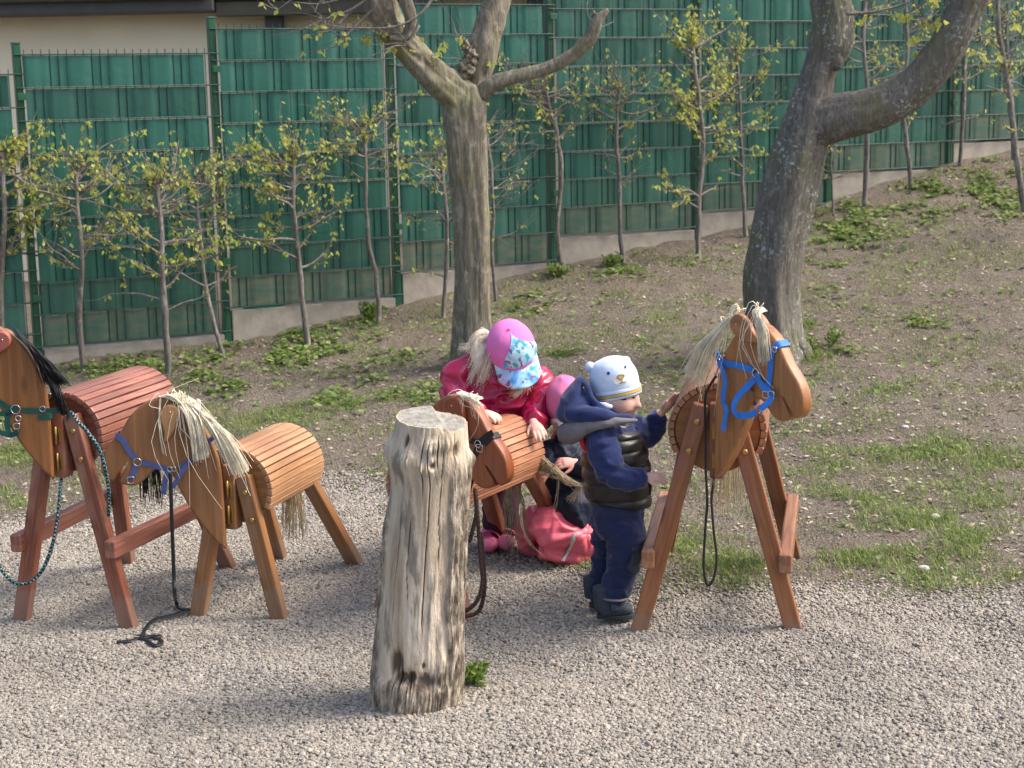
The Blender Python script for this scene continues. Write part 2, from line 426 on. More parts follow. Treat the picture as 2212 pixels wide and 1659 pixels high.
M['steel'] = m_plain('polished_steel', (.62, .62, .62), .25, .5, .1, 60, 0, 1.0)
M['iron'] = m_plain('dark_iron', (.03, .025, .022), .5, .4, .2, 60, .1, .6)
def m_web(name, c, rough=.55):
    m, nt, b = newmat(name, rough, .35); v = coords(nt); c = np.array(c)
    n = noise(nt, v, 25); L(nt, ramp(nt, n, [(.3, tuple(c * .8)), (.7, tuple(c * 1.15))]), b.inputs['Base Color'])
    w = N(nt, 'ShaderNodeTexWave', Scale=260); L(nt, v, w.inputs['Vector']); bump(nt, b, w.outputs['Fac'], .25, .001); return m
M['web_blue'] = m_web('bright_blue_webbing', (.03, .20, .66))
M['web_denim'] = m_web('slate_blue_webbing', (.075, .10, .25))
M['web_green'] = m_web('dark_green_webbing', (.008, .075, .062))
M['leather'] = m_web('black_webbing', (.014, .015, .018), .42)
M['hair_blond'] = m_plain('blond_sisal', (.82, .74, .58), .6, .3, .25, 45, 0)
M['hair_flax'] = m_plain('flax_fibre', (.62, .50, .30), .65, .3, .3, 45, 0)
M['hair_twine'] = m_plain('hemp_twine', (.46, .385, .26), .75, .2, .35, 60, 0)
M['hair_black'] = m_plain('black_cord', (.012, .012, .014), .55, .3, .4, 50, 0)
def m_rope(name, a, bcol, ccol, rep):
    m, nt, b = newmat(name, .6, .3); t = nt.nodes.new('ShaderNodeUVMap'); mp = nt.nodes.new('ShaderNodeMapping'); mp.inputs['Scale'].default_value = rep
    L(nt, t.outputs[0], mp.inputs[0]); ck = N(nt, 'ShaderNodeTexChecker', Scale=1.0); L(nt, mp.outputs[0], ck.inputs['Vector'])
    n = noise(nt, mp.outputs[0], 1.1, 1); f = ramp(nt, n, [(.55, (0, 0, 0)), (.58, (1, 1, 1))])
    L(nt, mix(nt, ck.outputs['Fac'], a, mix(nt, f, bcol, ccol)), b.inputs['Base Color']); bump(nt, b, ck.outputs['Fac'], .4, .003); return m
M['rope_teal'] = m_rope('black_teal_braided_rope', (.008, .010, .014), (.02, .14, .16), (.5, .5, .46), (150, 4, 1))
M['rope_brown'] = m_rope('dark_brown_braided_rope', (.030, .014, .013), (.062, .030, .028), (.05, .025, .022), (120, 4, 1))
M['post_green'] = m_plain('green_powder_coat', (.010, .085, .042), .38, .5, .12, 15, .05)
M['wire'] = m_plain('green_coated_wire', (.008, .052, .038), .4, .5, .15, 30, 0)
M['concrete'] = m_plain('concrete_board', (.34, .31, .265), .9, .2, .22, 9, .5, bdist=.006)
M['black'] = m_plain('black_screw_hole', (.01, .01, .01), .6)

def m_strip():
    m, nt, b = newmat('green_privacy_strip', .36, .5)
    v = coords(nt, (1, 1, 1)); n = noise(nt, coords(nt, (9, 9, .35)), 1.6, 3)
    c = ramp(nt, n, [(.3, (.009, .078, .059)), (.7, (.022, .124, .096))])
    o = nt.nodes.new('ShaderNodeObjectInfo'); c = hsv(nt, c, randv(nt, .82, 1.2))
    # dust splashed up from the soil on the lowest strips (object colour alpha holds how dusty the strip is)
    d = noise(nt, coords(nt, (3, 3, 7)), 2.5, 4)
    a = N(nt, 'ShaderNodeMath', operation='MULTIPLY'); L(nt, o.outputs['Alpha'], a.inputs[0]); L(nt, ramp(nt, d, [(.3, (.2, .2, .2)), (.7, (1, 1, 1))]), a.inputs[1])
    c = mix(nt, a.outputs[0], c, (.17, .15, .105)); L(nt, c, b.inputs['Base Color'])
    r = N(nt, 'ShaderNodeMapRange'); r.inputs['To Min'].default_value = .3; r.inputs['To Max'].default_value = .5; L(nt, n, r.inputs[0]); L(nt, r.outputs[0], b.inputs['Roughness'])
    bump(nt, b, noise(nt, coords(nt, (6, 6, 6)), 1.6, 3, .5, .8), .3, .012)
    t = nt.nodes.new('ShaderNodeBsdfTranslucent'); L(nt, c, t.inputs[0]); mx = nt.nodes.new('ShaderNodeMixShader'); mx.inputs[0].default_value = .12
    L(nt, b.outputs[0], mx.inputs[1]); L(nt, t.outputs[0], mx.inputs[2]); L(nt, mx.outputs[0], nt.nodes['Material Output'].inputs[0])
    return m
M['strip'] = m_strip()
M['render'] = m_plain('cream_render', (.86, .76, .57), .9, .2, .06, 3, .3)
M['fascia'] = m_plain('dark_grey_fascia', (.085, .083, .08), .6, .3, .15, 8, .1)
M['timber'] = m_plain('dark_olive_timber', (.085, .08, .06), .8, .3, .2, 12, .3)
M['bark_c'] = m_bark('hornbeam_bark', (0.094, 0.082, 0.061), (0.206, 0.184, 0.141), (0.383, 0.344, 0.263), None, (0.192, 0.196, 0.085))
M['bark_r'] = m_bark('lichened_bark', (0.073, 0.068, 0.058), (0.146, 0.134, 0.116), (0.240, 0.222, 0.190), (0.378, 0.423, 0.427), (0.146, 0.148, 0.073))
M['bark_h'] = m_bark('young_hornbeam_bark', (0.084, 0.070, 0.061), (0.191, 0.167, 0.148), (0.394, 0.365, 0.337), None, None, 1.6)
M['leaf_h'] = m_leaf('young_hornbeam_leaf', [(0, (.42, .34, .13)), (.15, (.52, .50, .13)), (.55, (.54, .58, .13)), (1, (.38, .50, .11))], .55, .5)
M['leaf_g'] = m_leaf('ground_cover_leaf', [(0, (.10, .17, .045)), (.4, (.165, .25, .06)), (.75, (.25, .33, .09)), (.92, (.36, .39, .17)), (1, (.38, .34, .21))], .6, .4)
M['grass'] = m_leaf('grass_blade', [(0, (.11, .185, .035)), (.6, (.20, .29, .06)), (1, (.34, .36, .12))], .55, .4)
M['litter'] = m_leaf('dry_leaf_litter', [(0, (.13, .10, .07)), (.4, (.27, .215, .15)), (.75, (.40, .34, .25)), (1, (.58, .52, .42))], .85, .1)

def m_ground():
    m, nt, b = newmat('soil_and_gravel_bed', .95, .1)
    v = coords(nt); a = nt.nodes.new('ShaderNodeAttribute'); a.attribute_name = 'gravel'
    n1 = noise(nt, v, 1.1, 5); n2 = noise(nt, v, 16, 5, .7); n3 = noise(nt, v, 85, 3, .6)
    soil = ramp(nt, n1, [(.3, (.168, .138, .108)), (.52, (.24, .203, .162)), (.72, (.315, .27, .22))])
    soil = mix(nt, .42, soil, ramp(nt, n2, [(.3, (.125, .102, .079)), (.5, (.23, .193, .154)), (.72, (.36, .315, .26))]))
    soil = mix(nt, .28, soil, ramp(nt, n3, [(.3, (.09, .075, .056)), (.6, (.25, .215, .17)), (.75, (.48, .44, .37))]))
    vo = N(nt, 'ShaderNodeTexVoronoi', Scale=105.0); L(nt, v, vo.inputs['Vector'])
    gr = ramp(nt, vo.outputs['Color'], [(0, (.12, .108, .092)), (.5, (.21, .188, .16)), (1, (.30, .27, .235))])
    L(nt, mix(nt, a.outputs['Fac'], soil, gr), b.inputs['Base Color'])
    h = N(nt, 'ShaderNodeMath', operation='ADD'); L(nt, n2, h.inputs[0]); L(nt, n3, h.inputs[1]); bump(nt, b, h.outputs[0], 1.0, .035); return m
M['ground'] = m_ground()
def m_pebble():
    m, nt, b = newmat('pebble', .75, .25); o = nt.nodes.new('ShaderNodeObjectInfo')
    c = ramp(nt, o.outputs['Random'], [(0, (0.114, 0.105, 0.092)), (.12, (0.186, 0.170, 0.145)), (.3, (0.271, 0.245, 0.206)), (.5, (0.328, 0.297, 0.246)), (.62, (0.250, 0.239, 0.216)), (.78, (0.364, 0.322, 0.256)), (.9, (0.436, 0.405, 0.349)), (.96, (0.250, 0.178, 0.130)), (1, (0.528, 0.500, 0.446))])
    pn = N(nt, 'ShaderNodeTexNoise', Scale=1.7, Detail=4.0); L(nt, o.outputs['Location'], pn.inputs['Vector']); c = mix(nt, 1.0, c, ramp(nt, pn.outputs['Fac'], [(.32, (.90, .89, .88)), (.5, (1.05, 1.04, 1.03)), (.68, (1.14, 1.13, 1.12))]), 'MULTIPLY')
    n = noise(nt, coords(nt), 60, 3); L(nt, mix(nt, .25, c, ramp(nt, n, [(.3, (.12, .11, .10)), (.7, (.40, .365, .325))])), b.inputs['Base Color']); return m
M['pebble'] = m_pebble()

# ------------------------------------------------------------------ ground
def axis(lo, hi, step, ext):
    a = np.arange(lo, hi + 1e-6, step); g = step * 1.5; L_ = [lo]; R_ = [hi]
    while L_[-1] > -ext: L_.append(L_[-1] - g); g *= 1.35
    g = step * 1.5
    while R_[-1] < ext: R_.append(R_[-1] + g); g *= 1.35
    return np.concatenate([L_[1:][::-1], a, R_[1:]])
gx = axis(-5.0, 5.5, .035, 70); gy = axis(3.2, 14.0, .035, 90)
GX, GY = np.meshgrid(gx, gy); GZ = zg(GX, GY)
mk = gravel_mask(GX, GY)
GZ = GZ - .006 * mk + .010 * fbm(np.stack([GX * 9, GY * 9, 0 * GX], -1), 2) * (1 - mk) + .016 * fbm(np.stack([GX * 3, GY * 3, 0 * GX + 8], -1), 3) * mk
nx, ny = len(gx), len(gy); ii = (np.arange(ny - 1)[:, None] * nx + np.arange(nx - 1)[None, :]).ravel()
gme = nmesh('ground', np.stack([GX, GY, GZ], -1).reshape(-1, 3), np.stack([ii, ii + 1, ii + nx + 1, ii + nx], 1), M['ground'], True, {'gravel': mk.ravel()})
ground = obj('ground', gme); tag(ground, 'brown soil slope running down into a bed of pale grey gravel', 'ground', kind='structure')
def grid_at(A, X, Y):
    """value of a field of the built ground sheet, straight from its grid"""
    i = np.clip(np.searchsorted(gx, X) - 1, 0, nx - 2); j = np.clip(np.searchsorted(gy, Y) - 1, 0, ny - 2)
    a = (X - gx[i]) / (gx[i + 1] - gx[i]); b = (Y - gy[j]) / (gy[j + 1] - gy[j])
    return (A[j, i] * (1 - a) + A[j, i + 1] * a) * (1 - b) + (A[j + 1, i] * (1 - a) + A[j + 1, i + 1] * a) * b
def zsurf(X, Y): return grid_at(GZ, np.asarray(X, float), np.asarray(Y, float))

def gn_scatter(name, pts, scale, rot, mat, sub=1):
    """pebbles: one vertex each, a small stone instanced on every vertex"""
    me = bpy.data.meshes.new(name); me.vertices.add(len(pts)); me.vertices.foreach_set('co', np.asarray(pts, np.float32).ravel())
    a = me.attributes.new('sc', 'FLOAT_VECTOR', 'POINT'); a.data.foreach_set('vector', np.asarray(scale, np.float32).ravel())
    a = me.attributes.new('ro', 'FLOAT_VECTOR', 'POINT'); a.data.foreach_set('vector', np.asarray(rot, np.float32).ravel())
    o = obj(name, me)
    ng = bpy.data.node_groups.new(name, 'GeometryNodeTree')
    ng.interface.new_socket('Geometry', in_out='INPUT', socket_type='NodeSocketGeometry'); ng.interface.new_socket('Geometry', in_out='OUTPUT', socket_type='NodeSocketGeometry')
    gi = ng.nodes.new('NodeGroupInput'); go = ng.nodes.new('NodeGroupOutput')
    ic = ng.nodes.new('GeometryNodeMeshIcoSphere'); ic.inputs['Radius'].default_value = 1.0; ic.inputs['Subdivisions'].default_value = sub + 1
    # knock the stone out of round
    sp = ng.nodes.new('GeometryNodeSetPosition'); nz = ng.nodes.new('ShaderNodeTexNoise'); nz.inputs['Scale'].default_value = 1.1
    vm = ng.nodes.new('ShaderNodeVectorMath'); vm.operation = 'SUBTRACT'; vm.inputs[1].default_value = (.5, .5, .5)
    vs = ng.nodes.new('ShaderNodeVectorMath'); vs.operation = 'SCALE'; vs.inputs['Scale'].default_value = .9
    ng.links.new(nz.outputs['Color'], vm.inputs[0]); ng.links.new(vm.outputs[0], vs.inputs[0]); ng.links.new(vs.outputs[0], sp.inputs['Offset'])
    ng.links.new(ic.outputs['Mesh'], sp.inputs['Geometry'])
    sm = ng.nodes.new('GeometryNodeSetMaterial'); sm.inputs['Material'].default_value = mat; ng.links.new(sp.outputs[0], sm.inputs[0])
    ip = ng.nodes.new('GeometryNodeInstanceOnPoints'); ng.links.new(gi.outputs[0], ip.inputs['Points']); ng.links.new(sm.outputs[0], ip.inputs['Instance'])
    for nm, s in (('sc', 'Scale'), ('ro', 'Rotation')):
        at = ng.nodes.new('GeometryNodeInputNamedAttribute'); at.data_type = 'FLOAT_VECTOR'; at.inputs['Name'].default_value = nm
        if s == 'Rotation':
            er = ng.nodes.new('FunctionNodeEulerToRotation'); ng.links.new(at.outputs[0], er.inputs[0]); ng.links.new(er.outputs[0], ip.inputs[s])
        else: ng.links.new(at.outputs[0], ip.inputs[s])
    ng.links.new(ip.outputs[0], go.inputs[0])
    md = o.modifiers.new('scatter', 'NODES'); md.node_group = ng
    return o
NP = 800000
px_ = np.stack([rng.uniform(-3.2, 3.2, NP), rng.uniform(3.55, 7.2, NP)], 1)
# the wedge of ground that can be seen, with a margin on either side
px_ = px_[np.abs(px_[:, 0]) < .38 * px_[:, 1] + .45]
gm = grid_at(mk, px_[:, 0], px_[:, 1]); keep = rng.random(len(px_)) < np.maximum(gm, .02) ** 1.3; px_ = px_[keep]; gm = gm[keep]
sz = (.0033 + .0032 * rng.random(len(px_)) ** 1.6) * (1 + .5 * (rng.random(len(px_)) < .03))
scl = sz[:, None] * np.stack([rng.uniform(.85, 1.3, len(px_)), rng.uniform(.8, 1.15, len(px_)), rng.uniform(.5, .85, len(px_))], 1)
pz = zsurf(px_[:, 0], px_[:, 1]) + sz * rng.uniform(-.15, .75, len(px_))
gravel = gn_scatter('gravel', np.column_stack([px_, pz]), scl, rng.uniform(-.5, .5, (len(px_), 3)) + np.column_stack([0 * sz, 0 * sz, rng.uniform(0, 6.28, len(px_))]), M['pebble'])
tag(gravel, 'loose pale grey and beige gravel covering the foreground', 'gravel', kind='stuff')

# ------------------------------------------------------------------ building behind the fence
def quadbox(name, u0, v0, u1, v1, Y, dep, mat, parent):
    a = atY(u0, v1, Y); b = atY(u1, v0, Y)
    bm = box(a[0], b[0], Y, Y + dep, min(a[2], b[2]), max(a[2], b[2]), .01); me = bmm(name, bm, mat)
    o = obj(name, me, parent); o.location = -Vector(parent.location); return o
bld = thing('building', 'cream rendered building with dark grey eaves behind the green fence', 'building', (-3, 14.2, 0))
def loc_box(name, x0, x1, y0, y1, z0, z1, mat, parent, bev=.01):
    o = obj(name, bmm(name, box(x0, x1, y0, y1, z0, z1, bev), mat), parent); o.location = -Vector(parent.location); return o
ez = atY(200, 30, 13.85)[2]
loc_box('wall', -10, 12, 14.2, 14.5, -.3, ez + .5, M['render'], bld)
xe = atY(462, 30, 13.85)[0]
loc_box('eave', -10, xe, 13.85, 14.19, ez, ez + .34, M['fascia'], bld, .015)
loc_box('gutter', -10, xe - .02, 13.77, 13.845, ez + .10, ez + .24, M['timber'], bld, .03)
b0 = atY(466, 33, 13.9); b1 = atY(800, 10, 13.9)
loc_box('beam', b0[0], b1[0] + .6, 13.90, 14.02, b0[2] - .01, b0[2] + .11, M['timber'], bld)
loc_box('eave', xe + .01, 12, 13.87, 14.19, b0[2] + .12, b0[2] + .5, M['fascia'], bld, .015)
for u in (578, 1160, 1900):
    x = atY(u, 30, 13.7)[0]; loc_box('post', x - .075, x + .075, 14.03, 14.15, -.2, b0[2] + .11, M['fascia'], bld)

# ------------------------------------------------------------------ fence
fence = thing('privacy_fence', 'green double rod mesh fence woven with privacy strips, stepping up the slope', 'fence', (FX0, FY0, 0))
fence.rotation_euler = (0, 0, rad(26.5))
PB = {-3: .03, -2: .05, -1: .10, 0: .213, 1: .361, 2: .516, 3: .684, 4: .797, 5: 1.037, 6: 1.231, 7: 1.40, 8: 1.53, 9: 1.64}   # bottom rod of each panel
PITCHR = .0497; ROWP = .1938
def strip_mesh(k):
    xs = np.arange(.028, 1.128, .0083); V = []; Fc = []
    for x in xs:
        t = ((x - .02) / PITCHR + (0, 2.5, 1.2, 3.7)[k]) % 5.0
        s = sstep(-.1, .9, t) - sstep(2.6, 3.6, t) if t < 4.9 else 0.0
        y = .0044 - .0088 * s
        for z in (0, .045, .0905, .136, .1815): V.append((x, y - .0012 * math.sin(PI * z / .1815), z))
    m = len(xs)
    for i in range(m - 1):
        for j in range(4): Fc.append((i * 5 + j, (i + 1) * 5 + j, (i + 1) * 5 + j + 1, i * 5 + j + 1))
    return mesh('privacy_strip', V, Fc, M['strip'], True)
SM = [strip_mesh(k) for k in range(4)]
def rods_mesh():
    parts = []
    def rod(a, b, r, n=5): parts.append(sweep([a, b], [r, r], (.1, 1, .2), n, 1, False))
    for i in range(24):
        x = .035 + i * PITCHR; rod((x, 0, -.0), (x, 0, ROWP * 9 + .03), .0030)
    for k in range(10):
        for y in (-.0125, .0125): rod((-.02, y, k * ROWP), (1.21, y, k * ROWP), .0042)
    V, Fc = join(parts); return mesh('mesh_panel', V, Fc, M['wire'], True)
RM = rods_mesh()
for n, zb in PB.items():
    p = obj('mesh_panel', RM, fence, (n * FSP, 0, zb))
    for r in range(9):
        s = obj('privacy_strip', SM[(r * 3 + n) % 4], p, (random.uniform(-.006, .006), 0, r * ROWP + .0055))
        s.color = (1, 1, 1, {0: .8, 1: .2}.get(r, .03) * random.uniform(.6, 1.0))
    zt = zb + ROWP * 9 + .03
    bm = box(n * FSP - .022, n * FSP + .022, .016, .076, zb - .5, zt + .03, .004); obj('post', bmm('post', bm, M['post_green']), fence)
    bm = box(n * FSP - .025, n * FSP + .025, .013, .079, zt + .0305, zt + .045, .004); obj('post_cap', bmm('post_cap', bm, M['post_green']), fence)
    for z in (.3, .9, 1.5):
        bm = box(n * FSP - .02, n * FSP + .03, -.022, -.014, zb + z - .02, zb + z + .02, .002); obj('clamp', bmm('clamp', bm, M['post_green']), fence)
    bm = box(n * FSP + .03, n * FSP + 1.165, .012, .065, zb - .50, zb - .022, .006); obj('concrete_board', bmm('concrete_board', bm, M['concrete']), fence)

# ------------------------------------------------------------------ big trees
def limb(pts, Y, ref=(0, 1, 0), n=28, per=8, flute=.05, seed=0.0, dY=None):
    """pts: (u, v, width px); Y depth (or per-point through dY)"""
    P = []; Rr = []
    for i, (u, v, w) in enumerate(pts):
        y = Y + (dY[i] if dY else 0); p = atY(u, v, y); P.append(p); Rr.append(w / 2 / F_PX * y * 1.01)
    def fn(t, th):
        q = np.stack([np.cos(th) * 1.6 + seed, np.sin(th) * 1.6, 0 * th + t * 5], -1)
        return 1 + flute * np.sin(3 * th + 2.2 * t + seed) + flute * .6 * np.sin(5 * th - 3 * t + 2 * seed) + flute * 1.1 * fbm(q, 3) + flute * .9 * (1 - 2.4 * np.abs(fbm(np.stack([np.cos(th) * 3.4 + seed, np.sin(th) * 3.4, 0 * th + t * 7], -1), 2)))
    return sweep(P, Rr, ref, n, per, True, fn)
def twigset(starts, n, Lr, r0, seed, up=.2, flat=None, sub=3):
    """thin twigs leaving points; returns tube parts and their tip points"""
    R_ = random.Random(seed); parts = []; tips = []
    for k in range(n):
        p, d0 = starts[R_.randrange(len(starts))]
        d = np.array(d0, float) + np.array([R_.uniform(-1, 1), R_.uniform(-1, 1), R_.uniform(-.5, 1) * .8 + up])
        if flat is not None: d = d - flat * (d @ flat) * .65
        d /= np.linalg.norm(d); l = R_.uniform(*Lr); P = [np.array(p, float)]
        for j in range(4):
            d = d + np.array([R_.uniform(-.45, .45), R_.uniform(-.35, .35), R_.uniform(-.3, .35)]); d /= np.linalg.norm(d)
            P.append(P[-1] + d * l / 4)
            tips.append((P[-1].copy(), d.copy()))
        rr = r0 * R_.uniform(.7, 1.2); parts.append(sweep(P, [rr, rr * .8, rr * .6, rr * .45, rr * .25], (.2, .7, .5), 5, 2, True))
    return parts, tips
def leafset(tips, n, size, seed, droop=.8):
    R_ = random.Random(seed); V = []; Fc = []
    for k in range(n):
        p, d = tips[R_.randrange(len(tips))]
        for _ in range(R_.choice((1, 2, 2, 3))):
            a = R_.uniform(0, 2 * PI); dirv = np.array([math.cos(a) * .6, math.sin(a) * .6, -droop + R_.uniform(-.4, .7)]); dirv /= np.linalg.norm(dirv)
            sd = np.cross(dirv, [R_.uniform(-1, 1), R_.uniform(-1, 1), R_.uniform(-.3, .3)]); sd /= np.linalg.norm(sd) + 1e-9
            up = np.cross(sd, dirv); s = size * R_.uniform(.55, 1.2); w = s * R_.uniform(.22, .36)
            q = np.array(p) + np.array([R_.uniform(-.012, .012), R_.uniform(-.012, .012), R_.uniform(-.012, .012)])
            b = len(V); fold = w * .5; cv = R_.uniform(-.15, .25) * s
            V += [q, q + dirv * s * .45 + up * cv * .3, q + dirv * s - up * cv * .4,
                  q + dirv * s * .4 + sd * w + up * fold, q + dirv * s * .4 - sd * w + up * fold, q + dirv * s * .75 + sd * w * .6 + up * fold * .5, q + dirv * s * .75 - sd * w * .6 + up * fold * .5]
            Fc += [(b, b + 3, b + 1), (b, b + 1, b + 4), (b + 1, b + 3, b + 5), (b + 1, b + 5, b + 2), (b + 1, b + 6, b + 4), (b + 1, b + 2, b + 6)]
    return np.array(V), Fc

ctb = ground_px(1022, 782)
ct = thing('forked_tree', 'grey brown pruned tree forking into three limbs behind the girl', 'tree', ctb)
Yc = ctb[1]
trunk = [limb([(1022, 815, 118), (1021, 785, 96), (1022, 740, 84), (1022, 640, 77), (1021, 500, 75), (1013, 380, 80), (1006, 290, 88), (1003, 225, 92), (1010, 185, 62)], Yc, n=84, per=12, flute=.07, seed=1.3)]
trunk.append(limb([(1010, 265, 60), (985, 205, 74), (940, 165, 66), (893, 118, 60), (848, 66, 62), (822, 12, 66), (805, -60, 62), (790, -170, 52), (760, -300, 40)], Yc, n=56, flute=.07, seed=4.1, dY=[0, -.02, -.06, -.10, -.14, -.18, -.2, -.22, -.25]))
trunk.append(limb([(1018, 235, 50), (1028, 180, 52), (1045, 100, 60), (1062, 40, 56), (1080, -20, 50), (1110, -140, 44), (1120, -260, 30)], Yc, n=28, flute=.08, seed=2.2, dY=[.04, .06, .08, .1, .12, .15, .2]))
trunk.append(limb([(1040, 205, 34), (1062, 183, 32), (1110, 166, 27), (1180, 148, 27), (1238, 118, 25), (1275, 82, 28), (1292, 45, 22), (1312, 20, 10)], Yc, n=18, flute=.09, seed=7.7, dY=[-.02, -.04, -.06, -.07, -.08, -.09, -.1, -.1]))
trunk.append(limb([(862, -90, 30), (872, -20, 27), (888, 35, 24), (884, 70, 20), (868, 84, 17), (842, 82, 12)], Yc - .25, n=14, flute=.12, seed=3.1))
for (u, v, w, sd) in ((1006, 150, 34, 1), (1018, 120, 30, 2), (1000, 190, 30, 3), (868, 84, 22, 4), (1288, 40, 24, 5), (1005, 100, 22, 6)):
    p = atY(u, v, Yc - .02); r = w / 2 / F_PX * Yc; E_ = ellipsoid(p, (r, r, r * 1.25), None, 30, 20); q = E_[0]; trunk.append((p + (q - p) * (.85 + .55 * fbm((q - p) / r * 2.2 + sd * 7, 3))[:, None], E_[1]))
put('trunk', join(trunk), M['bark_c'], ct)
st = [(atY(1000, 130, Yc - .03), (-.3, -.3, .5)), (atY(1010, 100, Yc), (-.2, -.2, .8)), (atY(1100, 168, Yc - .06), (.2, 0, .7)), (atY(1290, 60, Yc - .1), (.4, 0, .5)), (atY(880, 75, Yc - .25), (-.8, 0, .2)), (atY(845, 80, Yc - .25), (-.9, 0, .1)), (atY(1050, 160, Yc), (.7, 0, .4)), (atY(940, 150, Yc - .1), (-.3, -.3, .8))]
tp1, tips1 = twigset(st, 34, (.12, .42), .0035, 5)
sx = [(atY(812, -10, Yc - .2), (-1, 0, -.1)), (atY(820, 20, Yc - .2), (-1, 0, .1))]
for path in ([(815, -20), (760, 20), (700, 42), (655, 62)], [(800, -30), (740, -5), (690, 8), (640, 5)], [(815, 10), (770, 55), (745, 80), (735, 98)], [(905, 55), (880, 95), (850, 100), (800, 122)], [(940, -10), (905, 32), (850, 58), (760, 60), (690, 52)], [(760, 22), (720, 62), (690, 70)], [(700, 5), (660, -15), (600, 20)]):
    P = [atY(u, v, Yc - .25 - .03 * k) for k, (u, v) in enumerate(path)]; m = len(P)
    tp1.append(sweep(P, [.009 * (1 - .75 * i / (m - 1)) for i in range(m)], (.2, .7, .5), 6, 5)); tips1 += [(p, np.array([0, 0, -1.])) for p in P[1:]]
    a, b = twigset([(p, (-.5, 0, -.1)) for p in P[1:]], 5, (.08, .28), .003, int(path[0][0]) + m, .0); tp1 += a; tips1 += b
tag(put('twigs', join(tp1), M['bark_h'], ct), kind='stuff')
put('crown', leafset(tips1, 60, .045, 9), M['leaf_h'], ct)

rtb = ground_px(1680, 768)
rt = thing('forked_tree', 'thick lichen covered leaning tree with a long limb curving out to the right', 'tree', rtb)
Yr = rtb[1]
trunk = [limb([(1690, 815, 170), (1684, 775, 138), (1672, 730, 122), (1664, 616, 119), (1676, 540, 120), (1690, 474, 119), (1714, 379, 114), (1734, 308, 108), (1748, 255, 98), (1756, 204, 80), (1776, 142, 72), (1796, 95, 92), (1802, 47, 86), (1796, 0, 82), (1790, -60, 80), (1780, -200, 66), (1790, -330, 44)], Yr, n=84, per=10, flute=.05, seed=5.2)]
trunk.append(limb([(1722, 300, 80), (1765, 268, 98), (1826, 250, 97), (1898, 230, 90), (1966, 190, 82), (2016, 140, 78), (2054, 85, 74), (2084, 26, 72), (2112, -45, 66), (2150, -180, 54), (2170, -300, 34)], Yr, n=64, flute=.045, seed=8.8, dY=[0, -.03, -.06, -.09, -.12, -.15, -.17, -.18, -.2, -.2, -.2]))
for (u, v, w, sd) in ((1800, 110, 60, 1), (1726, 765, 60, 2), (1640, 770, 55, 3), (2070, 15, 50, 5)):
    p = atY(u, v, Yr - .03); r = w / 2 / F_PX * Yr; E_ = ellipsoid(p, (r, r, r * 1.3), None, 18, 11); q = E_[0]; trunk.append((p + (q - p) * (1 + .3 * fbm((q - p) / r * 1.4 + sd * 7, 2))[:, None], E_[1]))
put('trunk', join(trunk), M['bark_r'], rt)
tp2 = []; tips2 = []
for path, w in (([(1830, 30), (1890, 25), (1960, 5), (2010, -30)], .010), ([(2090, -5), (2050, -15), (1990, 10), (1960, 30)], .008), ([(1960, -20), (2000, 40), (2030, 60)], .006), ([(2100, 30), (2140, 5), (2190, -10)], .007), ([(2090, 50), (2120, 80), (2160, 120)], .004)):
    P = [atY(u, v, Yr - .2) for u, v in path]; m = len(P); tp2.append(sweep(P, [w * (1 - .7 * i / (m - 1)) for i in range(m)], (.2, .7, .5), 7, 6)); tips2 += [(p, np.array([0, 0, -1.])) for p in P[1:]]
a, b = twigset(tips2, 16, (.1, .3), .003, 77, .1); tag(put('twigs', join(tp2 + a), M['bark_h'], rt), kind='stuff'); put('crown', leafset(tips2 + b, 55, .05, 19), M['leaf_h'], rt)

